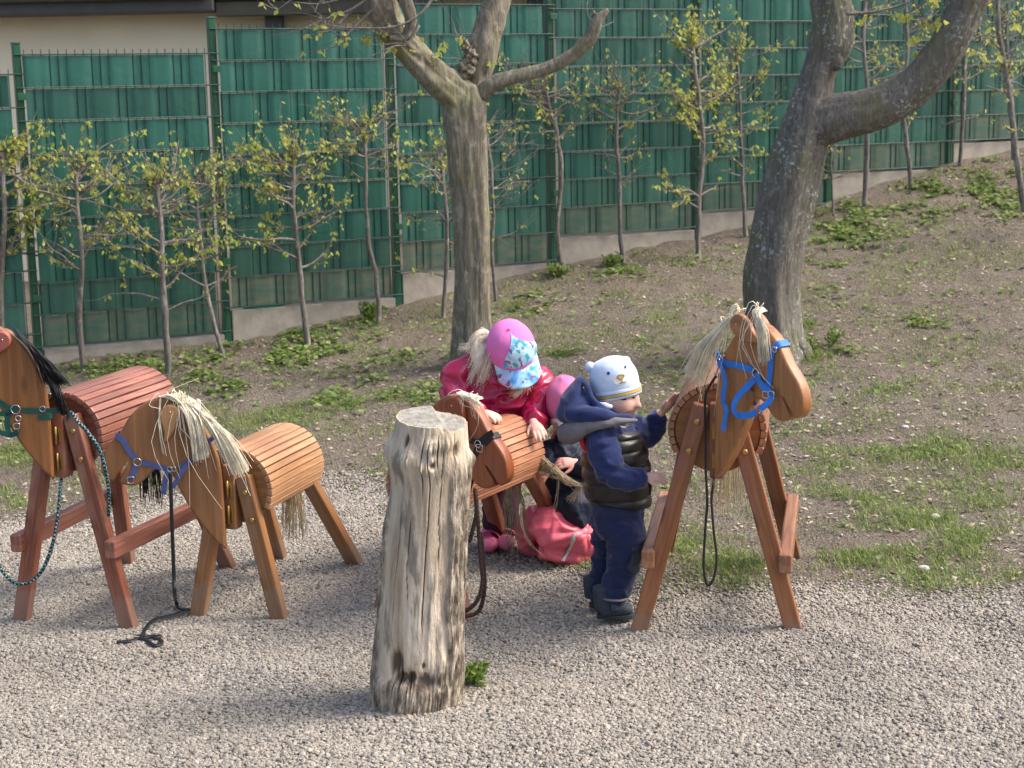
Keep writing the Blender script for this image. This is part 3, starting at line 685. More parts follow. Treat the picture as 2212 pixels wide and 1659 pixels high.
# ------------------------------------------------------------------ hedge trees along the fence
FN = np.array([FS, -FC, 0]); FD = np.array([FC, FS, 0])
HT = [ # trunk path in view px, crown top px, crown foot px, half spread px, leaf amount, label
 ([(8, 805), (2, 620), (10, 460), (4, 330)], 300, 660, 95, 260, 'hornbeam cut off by the left edge of the picture, dense leaves'),
 ([(180, 800), (172, 690), (178, 560), (168, 450), (166, 372)], 275, 620, 105, 120, 'slim smooth hornbeam directly above the red horse barrel, topped at a cut knob'),
 ([(365, 805), (360, 720), (352, 600), (346, 480), (340, 400)], 285, 730, 115, 190, 'gnarled hornbeam with thick bent head in front of the first wide fence panel'),
 ([(484, 772), (462, 690), (442, 600), (432, 500), (424, 390)], 270, 690, 90, 80, 'thin leaning hornbeam beside the second tall green post from the left'),
 ([(668, 745), (652, 640), (642, 540), (634, 430), (632, 330)], 250, 590, 100, 190, 'leafy hornbeam standing midway along the second full fence panel'),
 ([(818, 695), (814, 610), (795, 500), (790, 390), (786, 275)], 245, 420, 85, 75, 'bare stemmed hornbeam with small top beside the white gap strip'),
 ([(958, 685), (962, 600), (966, 500), (960, 400), (952, 330)], 220, 600, 75, 85, 'hornbeam just left of the central forked trunk'),
 ([(1070, 652), (1064, 560), (1066, 450), (1060, 350), (1052, 280)], 230, 520, 90, 35, 'thin hornbeam half hidden behind the right side of the central forked trunk'),
 ([(1216, 590), (1204, 500), (1212, 400), (1206, 300), (1186, 230), (1178, 190)], 165, 330, 70, 55, 'S-curved hornbeam standing before the post behind the central tree limb'),
 ([(1346, 566), (1340, 470), (1336, 380), (1332, 280), (1340, 190)], 90, 420, 80, 45, 'straight bare hornbeam in the middle of the fourth panel'),
 ([(1508, 556), (1510, 450), (1518, 330), (1512, 240), (1500, 140), (1494, 90)], 25, 540, 95, 250, 'hornbeam with dense yellow head left of the leaning tree, nearest the picture middle'),
 ([(1612, 510), (1606, 420), (1602, 320), (1598, 200), (1590, 110)], 35, 420, 85, 120, 'slender hornbeam immediately left of the leaning tree trunk'),
 ([(1800, 452), (1798, 400), (1796, 330), (1800, 250)], 200, 430, 40, 30, 'very thin hornbeam stem under the curving limb'),
 ([(1868, 430), (1872, 330), (1874, 200), (1866, 90), (1872, -60)], -40, 330, 70, 70, 'sturdy hornbeam crossed by the curving limb, nearer the leaning trunk'),
 ([(1970, 386), (1958, 300), (1950, 220), (1960, 100), (1950, -40)], -40, 320, 65, 60, 'crooked hornbeam below the outer bend of the curving limb'),
 ([(2074, 350), (2080, 260), (2084, 150), (2088, 20), (2090, -60)], -40, 300, 60, 45, 'upright hornbeam beyond the tip of the curving limb'),
 ([(2212, 440), (2196, 340), (2180, 200), (2160, 80), (2150, -60)], -40, 380, 55, 60, 'leaning hornbeam at the right edge of the picture'),
 ([(2190, 330), (2185, 200), (2175, 60), (2180, -60)], -40, 260, 50, 50, 'hornbeam behind the leaning one near the right edge'),
]
for k, (path, vt, vf, hs, nl, lab) in enumerate(HT):
    b = ground_px(*path[0]); Y = b[1]
    t = thing('hedge_tree', lab, 'tree', b, group='young hornbeams along the fence')
    P = [atY(u, v, Y + .02 * math.sin(i * 2 + k)) for i, (u, v) in enumerate(path)]; P[0] = P[0] - np.array([0, 0, .05]); m = len(P)
    w0 = (.030, .026, .030, .022, .027, .024, .023, .018, .026, .024, .030, .022, .013, .028, .027, .027, .030, .024)[k] * .7
    Pd = catmull(P, 5); Pd = Pd + .008 * np.stack([vnoise(Pd * 9 + k), vnoise(Pd * 9 + 30 + k), 0 * Pd[:, 0]], -1)
    rr = np.linspace(w0, w0 * .62, len(Pd)) * (1 + .12 * np.array([vnoise(np.array([[i * .7, k, 1.]]))[0] for i in range(len(Pd))]))
    parts = [sweep(Pd, rr, (0, 1, 0), 10, 2, True, lambda tt, th: 1 + .07 * np.sin(3 * th + 5 * tt))]
    R_ = random.Random(100 + k); spine = Pd
    ztop = atY(path[-1][0], vt, Y)[2]; zfoot = atY(path[0][0], vf, Y)[2]; tips = []; starts = []
    nb = int(13 + hs / 5.5)
    for j in range(nb):
        z = zfoot + (min(spine[-1][2], ztop) - zfoot) * R_.random() ** .55
        i = int(np.argmin(np.abs(spine[:, 2] - z))); p = spine[i].copy(); sgn = R_.choice((-1, 1))
        l = hs / F_PX * Y * R_.uniform(.4, 1.5); d = FD * sgn + FN * R_.uniform(-.45, .45) + np.array([0, 0, R_.uniform(-.05, .75)]); d /= np.linalg.norm(d)
        Q = [p]
        for q in range(4):
            d = d + np.array([R_.uniform(-.3, .3), R_.uniform(-.3, .3), R_.uniform(-.3, .38)]); d /= np.linalg.norm(d); Q.append(Q[-1] + d * l / 4); starts.append((Q[-1], d))
            tips.append((Q[-1], d))
        r0 = w0 * R_.uniform(.22, .5); parts.append(sweep(Q, [r0, r0 * .85, r0 * .7, r0 * .55, r0 * .3], (.2, .7, .5), 6, 3))
    # shoots from the pruned head
    hd = [(spine[-1 - q], np.array([0, 0, 1.])) for q in range(3)]
    a, tt = twigset(hd, 16, (.12, max(.16, min(.34, ztop - spine[-1][2] + .1))), w0 * .22, 300 + k, .5, FN); parts += a; tips += tt * 2
    a, tt = twigset(starts, 110 + nb, (.06, .26), .0020, 400 + k, .15, FN); parts += a; tips += tt
    put('trunk', join(parts), M['bark_h'], t); put('crown', leafset(tips, int(nl * 2.7), .031, 500 + k, .9), M['leaf_h'], t)

# ------------------------------------------------------------------ grass, ground cover, litter
def density(patches, X, Y, Z):
    d = np.stack([X, Y, Z], -1) - CAMP; w = d @ FWD; U = CXP + F_PX * (d @ RGT) / w; V = CYP - F_PX * (d @ UPV) / w
    r = np.zeros(len(X))
    for u, v, ru, rv, k in patches: r = np.maximum(r, k * np.exp(-1.4 * (((U - u) / ru) ** 2 + ((V - v) / rv) ** 2)))
    return r
def sample(n, patches, base, nfreq, lo, hi, seed, gk=0.0):
    g = np.random.default_rng(seed); X = g.uniform(-5.2, 5.8, n); Y = g.uniform(4.0, 13.6, n); ok = np.abs(X) < .40 * Y + .6; X, Y = X[ok], Y[ok]
    ok = ((X - FX0) * FS - (Y - FY0) * FC) > .08; X, Y = X[ok], Y[ok]; Z = zsurf(X, Y)
    d = np.maximum(density(patches, X, Y, Z), base) * ((1 - grid_at(mk, X, Y)) ** 2.2 + gk)
    k0 = d > .001; X, Y, Z, d = X[k0], Y[k0], Z[k0], d[k0]
    nz = fbm(np.stack([X * nfreq, Y * nfreq, 0 * X + seed], -1), 3); d = d * sstep(lo, hi, nz)
    k = g.random(len(X)) < d; return X[k], Y[k], Z[k], g
GP = [(1180, 1222, 120, 34, 1), (1460, 1190, 110, 55, .8), (1600, 1225, 170, 60, .95), (1850, 1190, 170, 70, .85), (2060, 1140, 190, 90, 1), (2150, 1270, 140, 55, 1), (1950, 1262, 210, 42, .9), (1760, 1000, 160, 50, .4), (1980, 970, 170, 50, .75), (2160, 1000, 120, 60, .6), (1840, 1080, 140, 40, .6),
      (60, 960, 120, 60, .7), (40, 1070, 90, 40, .4), (860, 880, 240, 50, .55), (1260, 905, 120, 40, .5), (1850, 830, 60, 22, .8), (1740, 700, 30, 14, 1), (1765, 775, 40, 20, 1), (1230, 762, 55, 20, .9), (1330, 700, 120, 40, .3), (1900, 840, 90, 16, .6), (1990, 690, 40, 14, .8), (760, 1000, 120, 40, .25), (560, 900, 200, 60, .4), (1450, 700, 120, 40, .25)]
X, Y, Z, g = sample(2300000, GP, .12, 4.2, -.5, .7, 21)
n = len(X); a = g.uniform(0, 2 * PI, n); ln = g.uniform(.018, .055, n); le = g.uniform(.2, 1.1, n); w = g.uniform(.0011, .0022, n)
dx, dy = np.cos(a), np.sin(a); B = np.stack([X, Y, Z - .004], -1); S = np.stack([-dy, dx, 0 * a], -1) * w[:, None]; H = np.stack([dx * le, dy * le, np.ones(n)], -1); H /= np.linalg.norm(H, axis=1)[:, None]
mid = B + H * (ln * .55)[:, None]; tip = B + H * (ln * .85)[:, None] + np.stack([dx, dy, 0 * a - .25], -1) * (ln * .3)[:, None]
V = np.stack([B - S, B + S, mid + S * .8, mid - S * .8, tip], 1).reshape(-1, 3); i5 = np.arange(n) * 5
T = np.concatenate([np.stack([i5, i5 + 1, i5 + 2], 1), np.stack([i5, i5 + 2, i5 + 3], 1), np.stack([i5 + 3, i5 + 2, i5 + 4], 1)])
gr = obj('grass', nmesh('grass', V, T, M['grass'])); tag(gr, 'patchy short green grass growing on the brown soil', 'grass', kind='stuff')
CP = [(640, 770, 260, 75, 1), (430, 825, 230, 48, 1), (850, 850, 200, 60, .8), (280, 800, 140, 32, 1), (1320, 578, 110, 26, .8), (1205, 600, 60, 26, 1), (1850, 500, 130, 70, 1), (2050, 425, 190, 60, 1.2), (2180, 365, 90, 45, 1.2), (1790, 580, 80, 50, .9), (1500, 570, 110, 20, .6), (1150, 650, 90, 40, .5), (1400, 720, 150, 60, .25), (60, 920, 120, 70, .5), (1870, 830, 60, 15, .4), (1990, 700, 60, 18, .7), (1850, 760, 60, 14, .6), (2150, 830, 60, 14, .5), (1060, 870, 200, 50, .4), (1420, 800, 100, 40, .3), (800, 700, 40, 20, .8)]
X, Y, Z, g = sample(330000, CP, .045, 5.0, -.3, .8, 33)
n = len(X); a = g.uniform(0, 2 * PI, n); s = g.uniform(.005, .0145, n) * (1 + .5 * sstep(7, 9, Y)); hgt = g.uniform(.004, .035, n)
C_ = np.stack([X, Y, Z + hgt], -1); d1 = np.stack([np.cos(a), np.sin(a), g.uniform(-.5, .5, n)], -1); d2 = np.stack([-np.sin(a), np.cos(a), g.uniform(-.5, .5, n)], -1)
V = np.stack([C_ - d1 * s[:, None], C_ - d1 * (s * .3)[:, None] + d2 * (s * .9)[:, None], C_ + d1 * (s * .45)[:, None] + d2 * (s * .7)[:, None], C_ + d1 * (s * 1.1)[:, None], C_ + d1 * (s * .45)[:, None] - d2 * (s * .7)[:, None], C_ - d1 * (s * .3)[:, None] - d2 * (s * .9)[:, None], C_ - np.array([0, 0, .006])], 1).reshape(-1, 3); i7 = np.arange(n) * 7
T = np.concatenate([np.stack([i7 + 6, i7 + q, i7 + (q + 1) % 6], 1) for q in range(6)])
gc = obj('ground_cover', nmesh('ground_cover', V, T, M['leaf_g'])); tag(gc, 'low leafy green weeds spreading over the bank below the fence', 'ground cover', kind='stuff')
X, Y, Z, g = sample(330000, [], .42, 2.0, -1.2, .4, 44, .02)
n = len(X); a = g.uniform(0, 2 * PI, n); s = .003 + .013 * g.random(n) ** 3; hgt = g.uniform(.002, .010, n); el = g.uniform(.2, .8, n)
C_ = np.stack([X, Y, Z + hgt], -1); d1 = np.stack([np.cos(a), np.sin(a), g.uniform(-.4, .4, n)], -1) * s[:, None]; d2 = np.stack([-np.sin(a), np.cos(a), g.uniform(-.6, .6, n)], -1) * (s * el)[:, None]
V = np.stack([C_ - d1, C_ + d2, C_ + d1, C_ - d2, C_ + np.stack([0 * s, 0 * s, s * .3], -1)], 1).reshape(-1, 3); i5 = np.arange(n) * 5
T = np.concatenate([np.stack([i5 + 4, i5 + q, i5 + (q + 1) % 4], 1) for q in range(4)])
lt = obj('leaf_litter', nmesh('leaf_litter', V, T, M['litter'])); tag(lt, 'dry pale leaf litter and wood chips strewn over the soil', 'leaf litter', kind='stuff')

# ------------------------------------------------------------------ wooden horses
TPL = [(0.194, 0.724), (0.217, 0.712), (0.243, 0.693), (0.267, 0.668), (0.285, 0.639), (0.3, 0.617), (0.324, 0.592), (0.342, 0.573), (0.354, 0.554), (0.362, 0.534), (0.366, 0.515), (0.365, 0.491), (0.355, 0.471), (0.338, 0.458), (0.328, 0.459), (0.305, 0.492), (0.282, 0.522), (0.277, 0.519), (0.297, 0.487), (0.312, 0.459), (0.301, 0.447), (0.284, 0.442), (0.262, 0.440), (0.239, 0.449), (0.219, 0.468), (0.203, 0.485), (0.185, 0.495), (0.166, 0.498), (0.149, 0.492), (0.133, 0.461), (0.119, 0.421), (0.099, 0.38), (0.073, 0.331), (0.046, 0.29), (0.019, 0.251), (-0.008, 0.223), (-0.022, 0.208), (-0.024, 0.225), (-0.024, 0.391), (-0.017, 0.511), (-0.007, 0.545), (0.008, 0.588), (0.028, 0.632), (0.052, 0.666), (0.079, 0.693), (0.103, 0.712), (0.128, 0.725), (0.159, 0.731)]
TPL = [(a + .026, h - .208) for a, h in TPL]
def smooth_outline(P, it=1):
    P = np.array(P)
    for _ in range(it):
        Q = np.roll(P, -1, 0); P = np.stack([P * .75 + Q * .25, P * .25 + Q * .75], 1).reshape(-1, 2)
    return P
EAR = [(0, .026), (.020, .020), (.031, .004), (.033, -.02), (.026, -.05), (.022, -.075), (.028, -.104), (.008, -.085), (-.012, -.058), (-.026, -.026), (-.030, .002), (-.020, .020)]

class Horse:
    def __init__(s, label, front, yaw, zc, D, Lb, tipz, heading, mats, splay, rear, steps, thick=.036, hs=1.0):
        """front: world x, y below the front board; yaw: how far the tail end lies to the right; heading: world direction the hinged neck points"""
        s.z0 = float(zg(front[0], front[1])); s.loc = np.array([front[0], front[1], 0.0]); s.yaw = rad(yaw)
        s.root = thing('wooden_horse', label, 'toy horse', tuple(s.loc), -s.yaw, group='wooden play horses')
        s.zc, s.D, s.Lb, s.tipz, s.thick, s.mats = zc, D, Lb, tipz, thick, mats
        R = D / 2; r = s.root
        wood, slat, disc, headm, earm = (M[k] for k in mats)
        # end boards
        Rd = R - .021
        def disc_bm():
            out = [(Rd * math.cos(t), Rd * math.sin(t)) for t in np.arange(56) / 56 * 2 * PI]; return board(out, .03, .003)
        dm = bmm('end_board', disc_bm(), disc, False)
        obj('front_board', dm, r, (0, .015, zc)); obj('rear_board', dm, r, (0, Lb - .015, zc))
        # slats
        ns = 23; a0, a1 = rad(-29), rad(209); da = (a1 - a0) / ns
        w = 2 * (R - .004) * math.sin(da / 2) * .90
        bm = bmesh.new(); hw0 = w / 2 * .93; hw1 = w / 2
        prof = [(-hw0, 0), (hw0, 0), (hw1, .014), (hw1 * .86, .0195), (-hw1 * .86, .0195), (-hw1, .014)]
        ys = [-.012, -.008, Lb + .008, Lb + .012]; rings = []
        for q, y in enumerate(ys):
            k = .88 if q in (0, 3) else 1.0
            rings.append([bm.verts.new((x * k, y, R - .0205 + (z - .01) * k + .01)) for x, z in prof])
        for q in range(3):
            for j in range(6): bm.faces.new((rings[q][j], rings[q][(j + 1) % 6], rings[q + 1][(j + 1) % 6], rings[q + 1][j]))
        bm.faces.new(rings[0][::-1]); bm.faces.new(rings[3]); bmesh.ops.recalc_face_normals(bm, faces=bm.faces[:])
        sm = bmm('slat', bm, slat); s.slats = []
        for k in range(ns):
            a = a0 + (k + .5) * da
            o = obj('slat', sm, r, (0, random.uniform(-.002, .002), zc), (0, PI / 2 - a, 0)); s.slats.append((sm, o))
        # nail heads along both ends of the slats that show from above
        # neck block and hinges
        obj('neck_block', bmm('neck_block', box(-.021, .021, -.048, -.0005, zc - R * .93, zc + R * .62, .004), wood), r)
        s.hx, s.hy = 0.0, -.058
        for z in (zc - R * .55, zc + R * .05):
            V1 = sweep([(0, s.hy, z - .03), (0, s.hy, z + .03)], [.0045, .0045], (1, 0, 0), 10, 1); o = obj('hinge', mesh('hinge', *V1, M['brass'], True), r)
            obj('hinge_leaf', bmm('hinge_leaf', box(-.013, .013, -.0505, -.0485, z - .024, z + .024, .0008), M['brass']), o)
        # neck and head board, turned about the hinge
        hl = np.array([math.cos(s.yaw) * heading[0] - math.sin(s.yaw) * heading[1], math.sin(s.yaw) * heading[0] + math.cos(s.yaw) * heading[1]]); hl /= np.linalg.norm(hl)
        s.hd = hl; ang = math.atan2(hl[1], hl[0]); s.ang = ang
        s.out = smooth_outline(TPL) * hs; bm = board(s.out, thick, .0085, (.306 * hs, .312 * hs)); s.head = obj('head', bmm('head', bm, headm, False), r, (s.hx + hl[0] * .010, s.hy + hl[1] * .010, tipz), (0, 0, ang))
        # front legs: outside of the front board; rear legs raked back
        def leg(top, foot, wx=.054, wy=.038):
            top = Vector(top); foot = Vector(foot); d = foot - top; ln = d.length
            bm = box(-wx / 2, wx / 2, -wy / 2, wy / 2, -ln, 0, .005, 2); o = obj('leg', bmm('leg', bm, wood), r, top)
            za = -d.normalized(); xa = (Vector((1, 0, 0)) - za * za.x).normalized(); ya = za.cross(xa); o.rotation_euler = Matrix((xa, ya, za)).transposed().to_euler(); return o, d.normalized(), ln
        s.legs = []
        for sg in (-1, 1):
            tx, tz = splay[0], zc + splay[2]
            zf = float(zg(*s.w2((sg * splay[1], -.02))[:2])) - .05
            k = (tz - zf) / tz
            o, d, ln = leg((sg * tx, -.022, tz), (sg * (tx + (splay[1] - tx) * k), -.022, zf)); s.legs.append(o)
            for q in (.055, .15):
                p = Vector((sg * tx, -.0435, tz)) + d * q; V1 = ellipsoid(p, (.0105, .005, .0105), None, 12, 6); obj('bolt', mesh('bolt', *V1, M['brass'], True), r)
        for sg in (-1, 1):
            tz = zc - R * .25; tx = R * .70; zf = float(zg(*s.w2((sg * rear[0], Lb + rear[1]))[:2])) - .05; k = (tz - zf) / tz
            o, d, ln = leg((sg * tx, Lb - .055, tz), (sg * (tx + (rear[0] - tx) * k), Lb - .055 + (rear[1] + .055) * k, zf)); s.legs.append(o)
        if steps:
            for sg in (-1, 1):
                zh = steps; fx = splay[0] + (splay[1] - splay[0]) * (zc - zh) / zc + .042; rx = R * .7 + (rear[0] - R * .7) * (zc - R * .25 - zh) / (zc - R * .25) + .042
                p0 = Vector((sg * fx, -.07, zh)); p1 = Vector((sg * rx, Lb + rear[1] * .75, zh)); d = p1 - p0
                o = obj('foot_rest', bmm('foot_rest', box(-.02, .02, 0, d.length, -.03, .03, .006), slat), r, p0); o.rotation_euler = (0, 0, math.atan2(-d.x, d.y))
        hl3 = np.array([hl[0], hl[1], 0.0]); s.nl = np.array([hl[1], -hl[0], 0.0])
        # board normal turned towards the camera
        wn_ = s.dirw(s.nl); ctr = s.w3(np.array([s.hx, s.hy, tipz + .3]) + hl3 * .2)
        s.side = 1.0 if wn_ @ (CAMP - ctr) > 0 else -1.0
    def dirw(s, v):
        c, n = math.cos(-s.yaw), math.sin(-s.yaw); return np.array([c * v[0] - n * v[1], n * v[0] + c * v[1], v[2]])
    def w2(s, p): return s.w3(np.array([p[0], p[1], 0.0]))
    def w3(s, p): return s.loc + s.dirw(np.asarray(p, float))
    def l3(s, P):
        d = np.asarray(P, float) - s.loc; c, n = math.cos(s.yaw), math.sin(s.yaw); return np.stack([c * d[..., 0] - n * d[..., 1], n * d[..., 0] + c * d[..., 1], d[..., 2]], -1)
    def bp(s, a, h, off=0.0, side=None):
        """board coordinates (forward from hinge, up from tip) to horse space; off = height above the seen face"""
        sd = s.side if side is None else side
        return np.array([s.hx + s.hd[0] * (a + .010), s.hy + s.hd[1] * (a + .010), s.tipz + h]) + s.nl * sd * (s.thick / 2 + off)
    def onboard(s, uv, off=0.0):
        """view pixel to board coordinates on the seen face"""
        p0 = s.w3(s.bp(0, 0, off)); n = s.dirw(s.nl); d = ray(*uv); P = CAMP + d * (((p0 - CAMP) @ n) / (d @ n)); q = s.l3(P) - s.bp(0, 0, off)
        return q[0] * s.hd[0] + q[1] * s.hd[1], q[2]
    def ears(s, a, h, rot, mat, sc=1.0, wood=True):
        for sd in (-1, 1):
            out = [((x * math.cos(rot) - z * math.sin(rot)) * sc, (x * math.sin(rot) + z * math.cos(rot)) * sc) for x, z in smooth_outline(EAR)]
            o = obj('ear', bmm('ear', board(out, .022, .006), mat), s.root, s.bp(a, h, .0115, sd), (0, 0, s.ang))
            V1 = ellipsoid((0, 0, 0), (.003, .002, .003), None, 8, 5); q = obj('screw', mesh('screw', *V1, M['steel'], True), o, (out[0][0] * 0, -.0112 * (1 if s.nl @ np.array([math.sin(s.ang), -math.cos(s.ang), 0]) * sd > 0 else -1), 0))
    def ribbon(s, pts, wd, normal=None, th=.0022, per=5):
        """flat strap through 3D points (horse space)"""
        P = catmull(pts, per); T = np.gradient(P, axis=0); T /= np.linalg.norm(T, axis=1)[:, None]
        nn = s.nl * s.side if normal is None else normal
        V = []; Fc = []
        for i, (p, t) in enumerate(zip(P, T)):
            n_ = (nn[i * len(nn) // len(P)] if isinstance(nn, list) else nn); b = np.cross(n_, t); b /= np.linalg.norm(b) + 1e-9; n2 = np.cross(t, b)
            V += [p - b * wd / 2 - n2 * th / 2, p + b * wd / 2 - n2 * th / 2, p + b * wd / 2 + n2 * th / 2, p - b * wd / 2 + n2 * th / 2]
        m = len(P)
        for i in range(m - 1):
            for j in range(4): Fc.append((i * 4 + j, i * 4 + (j + 1) % 4, (i + 1) * 4 + (j + 1) % 4, (i + 1) * 4 + j))
        Fc += [(3, 2, 1, 0), tuple((m - 1) * 4 + j for j in range(4))]; return np.array(V), Fc
    def ring(s, p, R=.011, r=.0018, square=False, tilt=0.0):
        n = 18; nn = s.nl * s.side; e1 = np.array([s.hd[0], s.hd[1], 0]); e1 = e1 * math.cos(tilt) + nn * math.sin(tilt); e2 = np.array([0, 0, 1.0]); P = []
        for k in range(n + 1):
            t = k / n * 2 * PI; x, z = math.cos(t), math.sin(t)
            if square: m = max(abs(x), abs(z)); x, z = x / m, z / m
            P.append(np.asarray(p) + R * (x * e1 + z * e2))
        return sweep(P, [r] * (n + 1), nn, 6, 1, False)
    def part(s, name, VF, mat, parent=None, smooth=True): return obj(name, mesh(name, *VF, mat, smooth and name not in ('strap', 'halter')), parent or s.root)
    def strap_px(s, cf, pts, wd, off=.004, mat=None, par=None):
        """strap along view pixels lying on the seen face; a list entry (x, y, extra) lifts it off"""
        P = []
        for q in pts:
            o = off + (q[2] if len(q) > 2 else 0); a, h = s.onboard(cf(q[0], q[1]), o); P.append(s.bp(a, h, o))
        return s.ribbon(P, wd)
    def wrap(s, a0, h0, a1, h1, wd, off=.003):
        """strap that crosses the edge of the board at (a1, h1), coming from (a0, h0) on both faces"""
        O = s.out; i = int(np.argmin(((O - np.array([a1, h1])) ** 2).sum(1))); e_ = O[(i + 2) % len(O)] - O[i - 2]; ex = np.array([-e_[1], e_[0]]); ex /= np.linalg.norm(ex)
        if ex @ (O[i] - np.array([.2, .35])) < 0: ex = -ex
        a1, h1 = O[i]; a0, h0 = a1 - ex[0] * .035, h1 - ex[1] * .035; o2 = .004; P = []; nn = []
        e3 = np.array([s.hd[0] * ex[0], s.hd[1] * ex[0], ex[1]])
        P.append(s.bp(a0, h0, off)); nn.append(s.nl * s.side); P.append(s.bp(a1 - ex[0] * .008, h1 - ex[1] * .008, off)); nn.append(s.nl * s.side)
        P.append(s.bp(a1 + ex[0] * o2, h1 + ex[1] * o2, -.005)); nn.append((s.nl * s.side + e3) / 1.4142); P.append(s.bp(a1 + ex[0] * (o2 + .001), h1 + ex[1] * (o2 + .001), -s.thick / 2)); nn.append(e3)
        P.append(s.bp(a1 + ex[0] * o2, h1 + ex[1] * o2, -s.thick + .005)); nn.append((-s.nl * s.side + e3) / 1.4142)
        P.append(s.bp(a1 - ex[0] * .008, h1 - ex[1] * .008, -s.thick - off)); nn.append(-s.nl * s.side); P.append(s.bp(a0, h0, -s.thick - off)); nn.append(-s.nl * s.side)
        # resample by hand so that normals follow
        PN = catmull(np.concatenate([np.array(P), np.array(nn)], 1), 4); V = []; Fc = []
        Q, NNN = PN[:, :3], PN[:, 3:]; T = np.gradient(Q, axis=0); T /= np.linalg.norm(T, axis=1)[:, None] + 1e-9
        for p, t, n_ in zip(Q, T, NNN):
            b = np.cross(n_, t); b /= np.linalg.norm(b) + 1e-9; n2 = np.cross(t, b); V += [p - b * wd / 2 - n2 * .0011, p + b * wd / 2 - n2 * .0011, p + b * wd / 2 + n2 * .0011, p - b * wd / 2 + n2 * .0011]
        m = len(Q)
        for i in range(m - 1):
            for j in range(4): Fc.append((i * 4 + j, i * 4 + (j + 1) % 4, (i + 1) * 4 + (j + 1) % 4, (i + 1) * 4 + j))
        return np.array(V), Fc
    def mane(s, bunches, mat, r=.0017, seed=1, jit=.010):
        """bunches: (root polyline [(a, h)], end polyline [(a, h)], bulge, count, lift) lying on the seen face"""
        R_ = random.Random(seed); lines = []
        for rootp, endp, bulge, cnt, lift in bunches:
            rp = np.array(rootp); ep = np.array(endp)
            for _ in range(cnt):
                t = R_.random(); t2 = min(1, max(0, t + R_.uniform(-.25, .25)))
                def lerp(P, t): x = t * (len(P) - 1); i = min(int(x), len(P) - 2); return P[i] + (P[i + 1] - P[i]) * (x - i)
                a, b = lerp(rp, t), lerp(ep, t2) + np.array([R_.gauss(0, jit), R_.gauss(0, jit)])
                o0 = -s.thick / 2 + R_.uniform(-.004, .004); o1 = .006 + R_.random() * lift
                top = s.bp(a[0], a[1] + .004, o0); over = s.bp(a[0] * .92 + b[0] * .08, a[1] * .92 + b[1] * .08 + .006, .004 + R_.random() * .006)
                mid = s.bp((a[0] + b[0]) / 2 + bulge[0], (a[1] + b[1]) / 2 + bulge[1], .010 + o1 * .8 + R_.uniform(0, .006)); end = s.bp(b[0], b[1], o1)
                P = catmull([top, over, mid, end], 5); P = P + np.array([[R_.gauss(0, .0007) for _ in range(3)] for _ in P]); lines.append(P)
            for _ in range(cnt // 14 if r < .002 else 0):   # loose single fibres
                t = R_.random(); i = min(int(t * (len(rp) - 1)), len(rp) - 2); a = rp[i] + (rp[i + 1] - rp[i]) * R_.random(); b = ep[min(i, len(ep) - 1)] + np.array([R_.gauss(0, .045), R_.gauss(-.02, .05)])
                lines.append(catmull([s.bp(a[0], a[1] + .004, -.01), s.bp(a[0] + R_.gauss(0, .02), a[1] + .02, .012), s.bp((a[0] + b[0]) / 2 + R_.gauss(0, .03), (a[1] + b[1]) / 2, .03), s.bp(b[0], b[1], .02)], 3))
        s.part('mane', strands(lines, r), mat)
    def mane_px(s, cf, bunches, mat, r, seed, jit):
        s.mane([([s.onboard(cf(*q)) for q in a], [s.onboard(cf(*q)) for q in b], c, d, e) for a, b, c, d, e in bunches], mat, r, seed, jit)
    def tail(s, ln, mat, cnt=55, spread=.05, r=.0022, seed=3, x0=0.0):
        R_ = random.Random(seed); lines = []; top = np.array([x0, s.Lb + .012, s.zc - s.D * .18])
        for _ in range(cnt):
            a = R_.uniform(-1, 1) * spread; b = R_.uniform(-1, 1) * spread * .6; l = ln * R_.uniform(.72, 1.02)
            P = [top + np.array([a * .15, 0, 0]), top + np.array([a * .4, .018 + b * .3, -l * .12]), top + np.array([a * .8, .025 + b, -l * .5]), top + np.array([a + R_.gauss(0, .006), .02 + b, -l])]
            P = catmull(P, 3); P = P + np.array([[R_.gauss(0, .0014), R_.gauss(0, .0014), 0] for _ in P]); lines.append(P)
        s.part('tail', strands(lines, r), mat)
def px_on(uv, Y): return atY(uv[0], uv[1], Y)

# --- the tall red horse at the left edge
h1 = Horse('tall red wooden horse cut by the left edge, black mane and green halter', (-1.475, 5.235), 17, .60, .292, .50, .463, (-1, -.12), ('wood_red', 'slat_red', 'disc_red', 'head_brown', 'ear_red'), (.042, .195, .075), (.205, .17), .235)
h1.ears(*h1.onboard(cA(35, 205)), .75, M['ear_red'], 1.0)
h1.mane_px(cA, [([(140, 115), (230, 200), (330, 300)], [(500, 560), (600, 620), (690, 655)], (-.004, .014), 130, .016), ([(250, 220), (380, 380), (480, 500)], [(480, 640), (600, 640), (680, 640)], (-.006, .008), 100, .018), ([(400, 400), (500, 520), (580, 620)], [(600, 860), (640, 950), (685, 960)], (-.004, .0), 110, .014)], M['hair_black'], .0027, 5, .005)
h1.tail(.33, M['hair_black'], 70, .04, .0026, 4)
hg = h1.part('halter', h1.strap_px(cA, [(600, 930), (430, 935), (220, 930)], .017), M['web_green'])
h1.part('strap', h1.strap_px(cA, [(180, 910), (90, 905), (20, 860), (-120, 760), (-260, 640)], .017), M['web_green'], hg)
h1.part('strap', h1.strap_px(cA, [(150, 940), (20, 965), (-150, 960), (-300, 930)], .016), M['web_green'], hg)
h1.part('strap', h1.strap_px(cA, [(90, 950), (70, 1040), (80, 1120), (100, 1180, .01), (190, 1150, .02)], .017), M['web_green'], hg)
h1.part('strap', h1.strap_px(cA, [(100, 1185, .012), (0, 1150, .01), (-140, 1100, .004)], .016), M['web_green'], hg)
